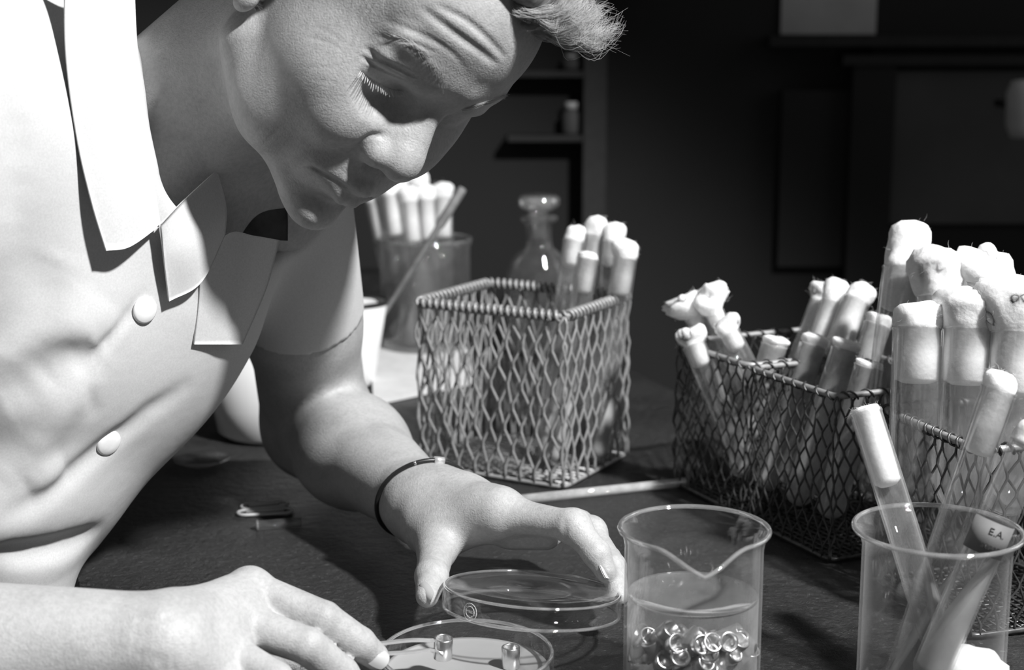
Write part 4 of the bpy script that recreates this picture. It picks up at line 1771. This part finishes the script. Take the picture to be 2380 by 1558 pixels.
lathe_thing(wg, 'glass', [(1e-5, .001), (.012, .002), (.022, .006), (.0222, .0068), (.012, .003), (1e-5, .002)], shifted(gp), M_dull, 32)

# wrist band on the far wrist
band = thing('wrist_band', 'thin black wrist band with a bright clasp on her left wrist', 'wrist band', WRL)
wax = (WRL - ELL) / np.linalg.norm(WRL - ELL)
ax2 = frame(WRL, wax)
bc = WRL - wax * .006
pts = []
for a in np.linspace(0, 2 * math.pi, 60, endpoint=False):
    d = ax2[:3, 0] * math.cos(a) + ax2[:3, 1] * math.sin(a)
    rr = np.linspace(.012, .05, 200)
    tilt = wax * .010 * math.sin(a + .6)
    e = body_fn(bc[None] + tilt[None] + d[None] * rr[:, None])
    k = np.nonzero(e > 0)[0]
    r = rr[k[0]] if len(k) else .024
    pts.append((r, d, tilt))
rs = np.array([p[0] for p in pts])
rs = np.convolve(np.concatenate([rs[-4:], rs, rs[:4]]), np.ones(9) / 9, 'valid')
mb = MB()
pb = [bc + t_ + d * (max(r, p0) + .0012) for r, (p0, d, t_) in zip(rs, pts)]
mb.tube(pb, .0015, 8, closed=True)
mb.build('strap', M_leather, band)
for nm, tx, ty, r in (('clasp', 1018, 1104, .0036), ('keeper', 975, 1094, .0020)):
    k = min(range(60), key=lambda i: (lambda p: (p[0] - tx) ** 2 + (p[1] - ty) ** 2)(((CX + FPX * ((pb[i] - EYE) @ RT) / ((pb[i] - EYE) @ FW)), (CY - FPX * ((pb[i] - EYE) @ UP) / ((pb[i] - EYE) @ FW)))))
    mb = MB()
    mb.tube([pb[k - 1], pb[k], pb[(k + 1) % 60]] if nm == 'clasp' else [pb[k] * .75 + pb[k - 1] * .25, pb[k] * .75 + pb[(k + 1) % 60] * .25], r * .75, 8)
    mb.build(nm, M_steel, band)

# jar shapes on an added shelf, standing in for blurred pale reflections
far = thing('wall_shelf', 'dark narrow shelf on the far wall added to carry jar-shaped reflections', 'shelf', wallpt(1330, 700, 2.6))
for y in (165, 315, 690):
    wall_box('shelf_board', 1180, y, 1385, y + 14, 2.66, .058, M_wood, far)
wall_box('upright', 1360, -120, 1402, 900, 2.655, .064, M_post, far)
for k, (x, y0, y1, w, lab) in enumerate(((1330, 128, 165, 44, 'small jar shape for the upper pale reflection beside the hair'), (1330, 240, 315, 46, 'grey jar shape for the second pale reflection'), (1330, 600, 690, 50, 'narrow jar shape for the lowest pale reflection'))):
    a_, b_ = wallpt(x - w / 2, y1, 2.67), wallpt(x + w / 2, y0, 2.67)
    r = (b_[0] - a_[0]) / 2
    h = b_[2] - a_[2]
    base = np.array([(a_[0] + b_[0]) / 2, 2.69, a_[2] + .001])
    jj = thing('reflection_jar', lab, 'jar', base, 'jar shapes for reflections on the far wall')
    lathe_thing(jj, 'jar_body', [(1e-5, 0), (r * .9, 0), (r, h * .08), (r, h * .65), (r * .6, h * .78), (r * .6, h * .8), (1e-5, h * .8)], shifted(base), M_dim, 20)
    lathe_thing(jj, 'jar_lid', [(1e-5, h * .8), (r * .66, h * .8), (r * .66, h), (1e-5, h)], shifted(base), M_pale, 20)
a_ = wallpt(2368, 320, 2.5)
base = np.array([a_[0], 2.5, a_[2]])
wl = thing('wall_bottle', 'dim grey bottle at the right picture edge', 'lamp shade', base)
lathe_thing(wl, 'shade', [(1e-5, 0), (.014, 0), (.022, .02), (.024, .07), (.016, .09), (1e-5, .092)], shifted(base), M_pale, 24)  # body of the pale bottle at the right edge
mb = MB()
mb.box((base[0], 2.56, base[2] + .05), (.012, .12, .012))
mb.build('arm', M_wood, wl, smooth=False)
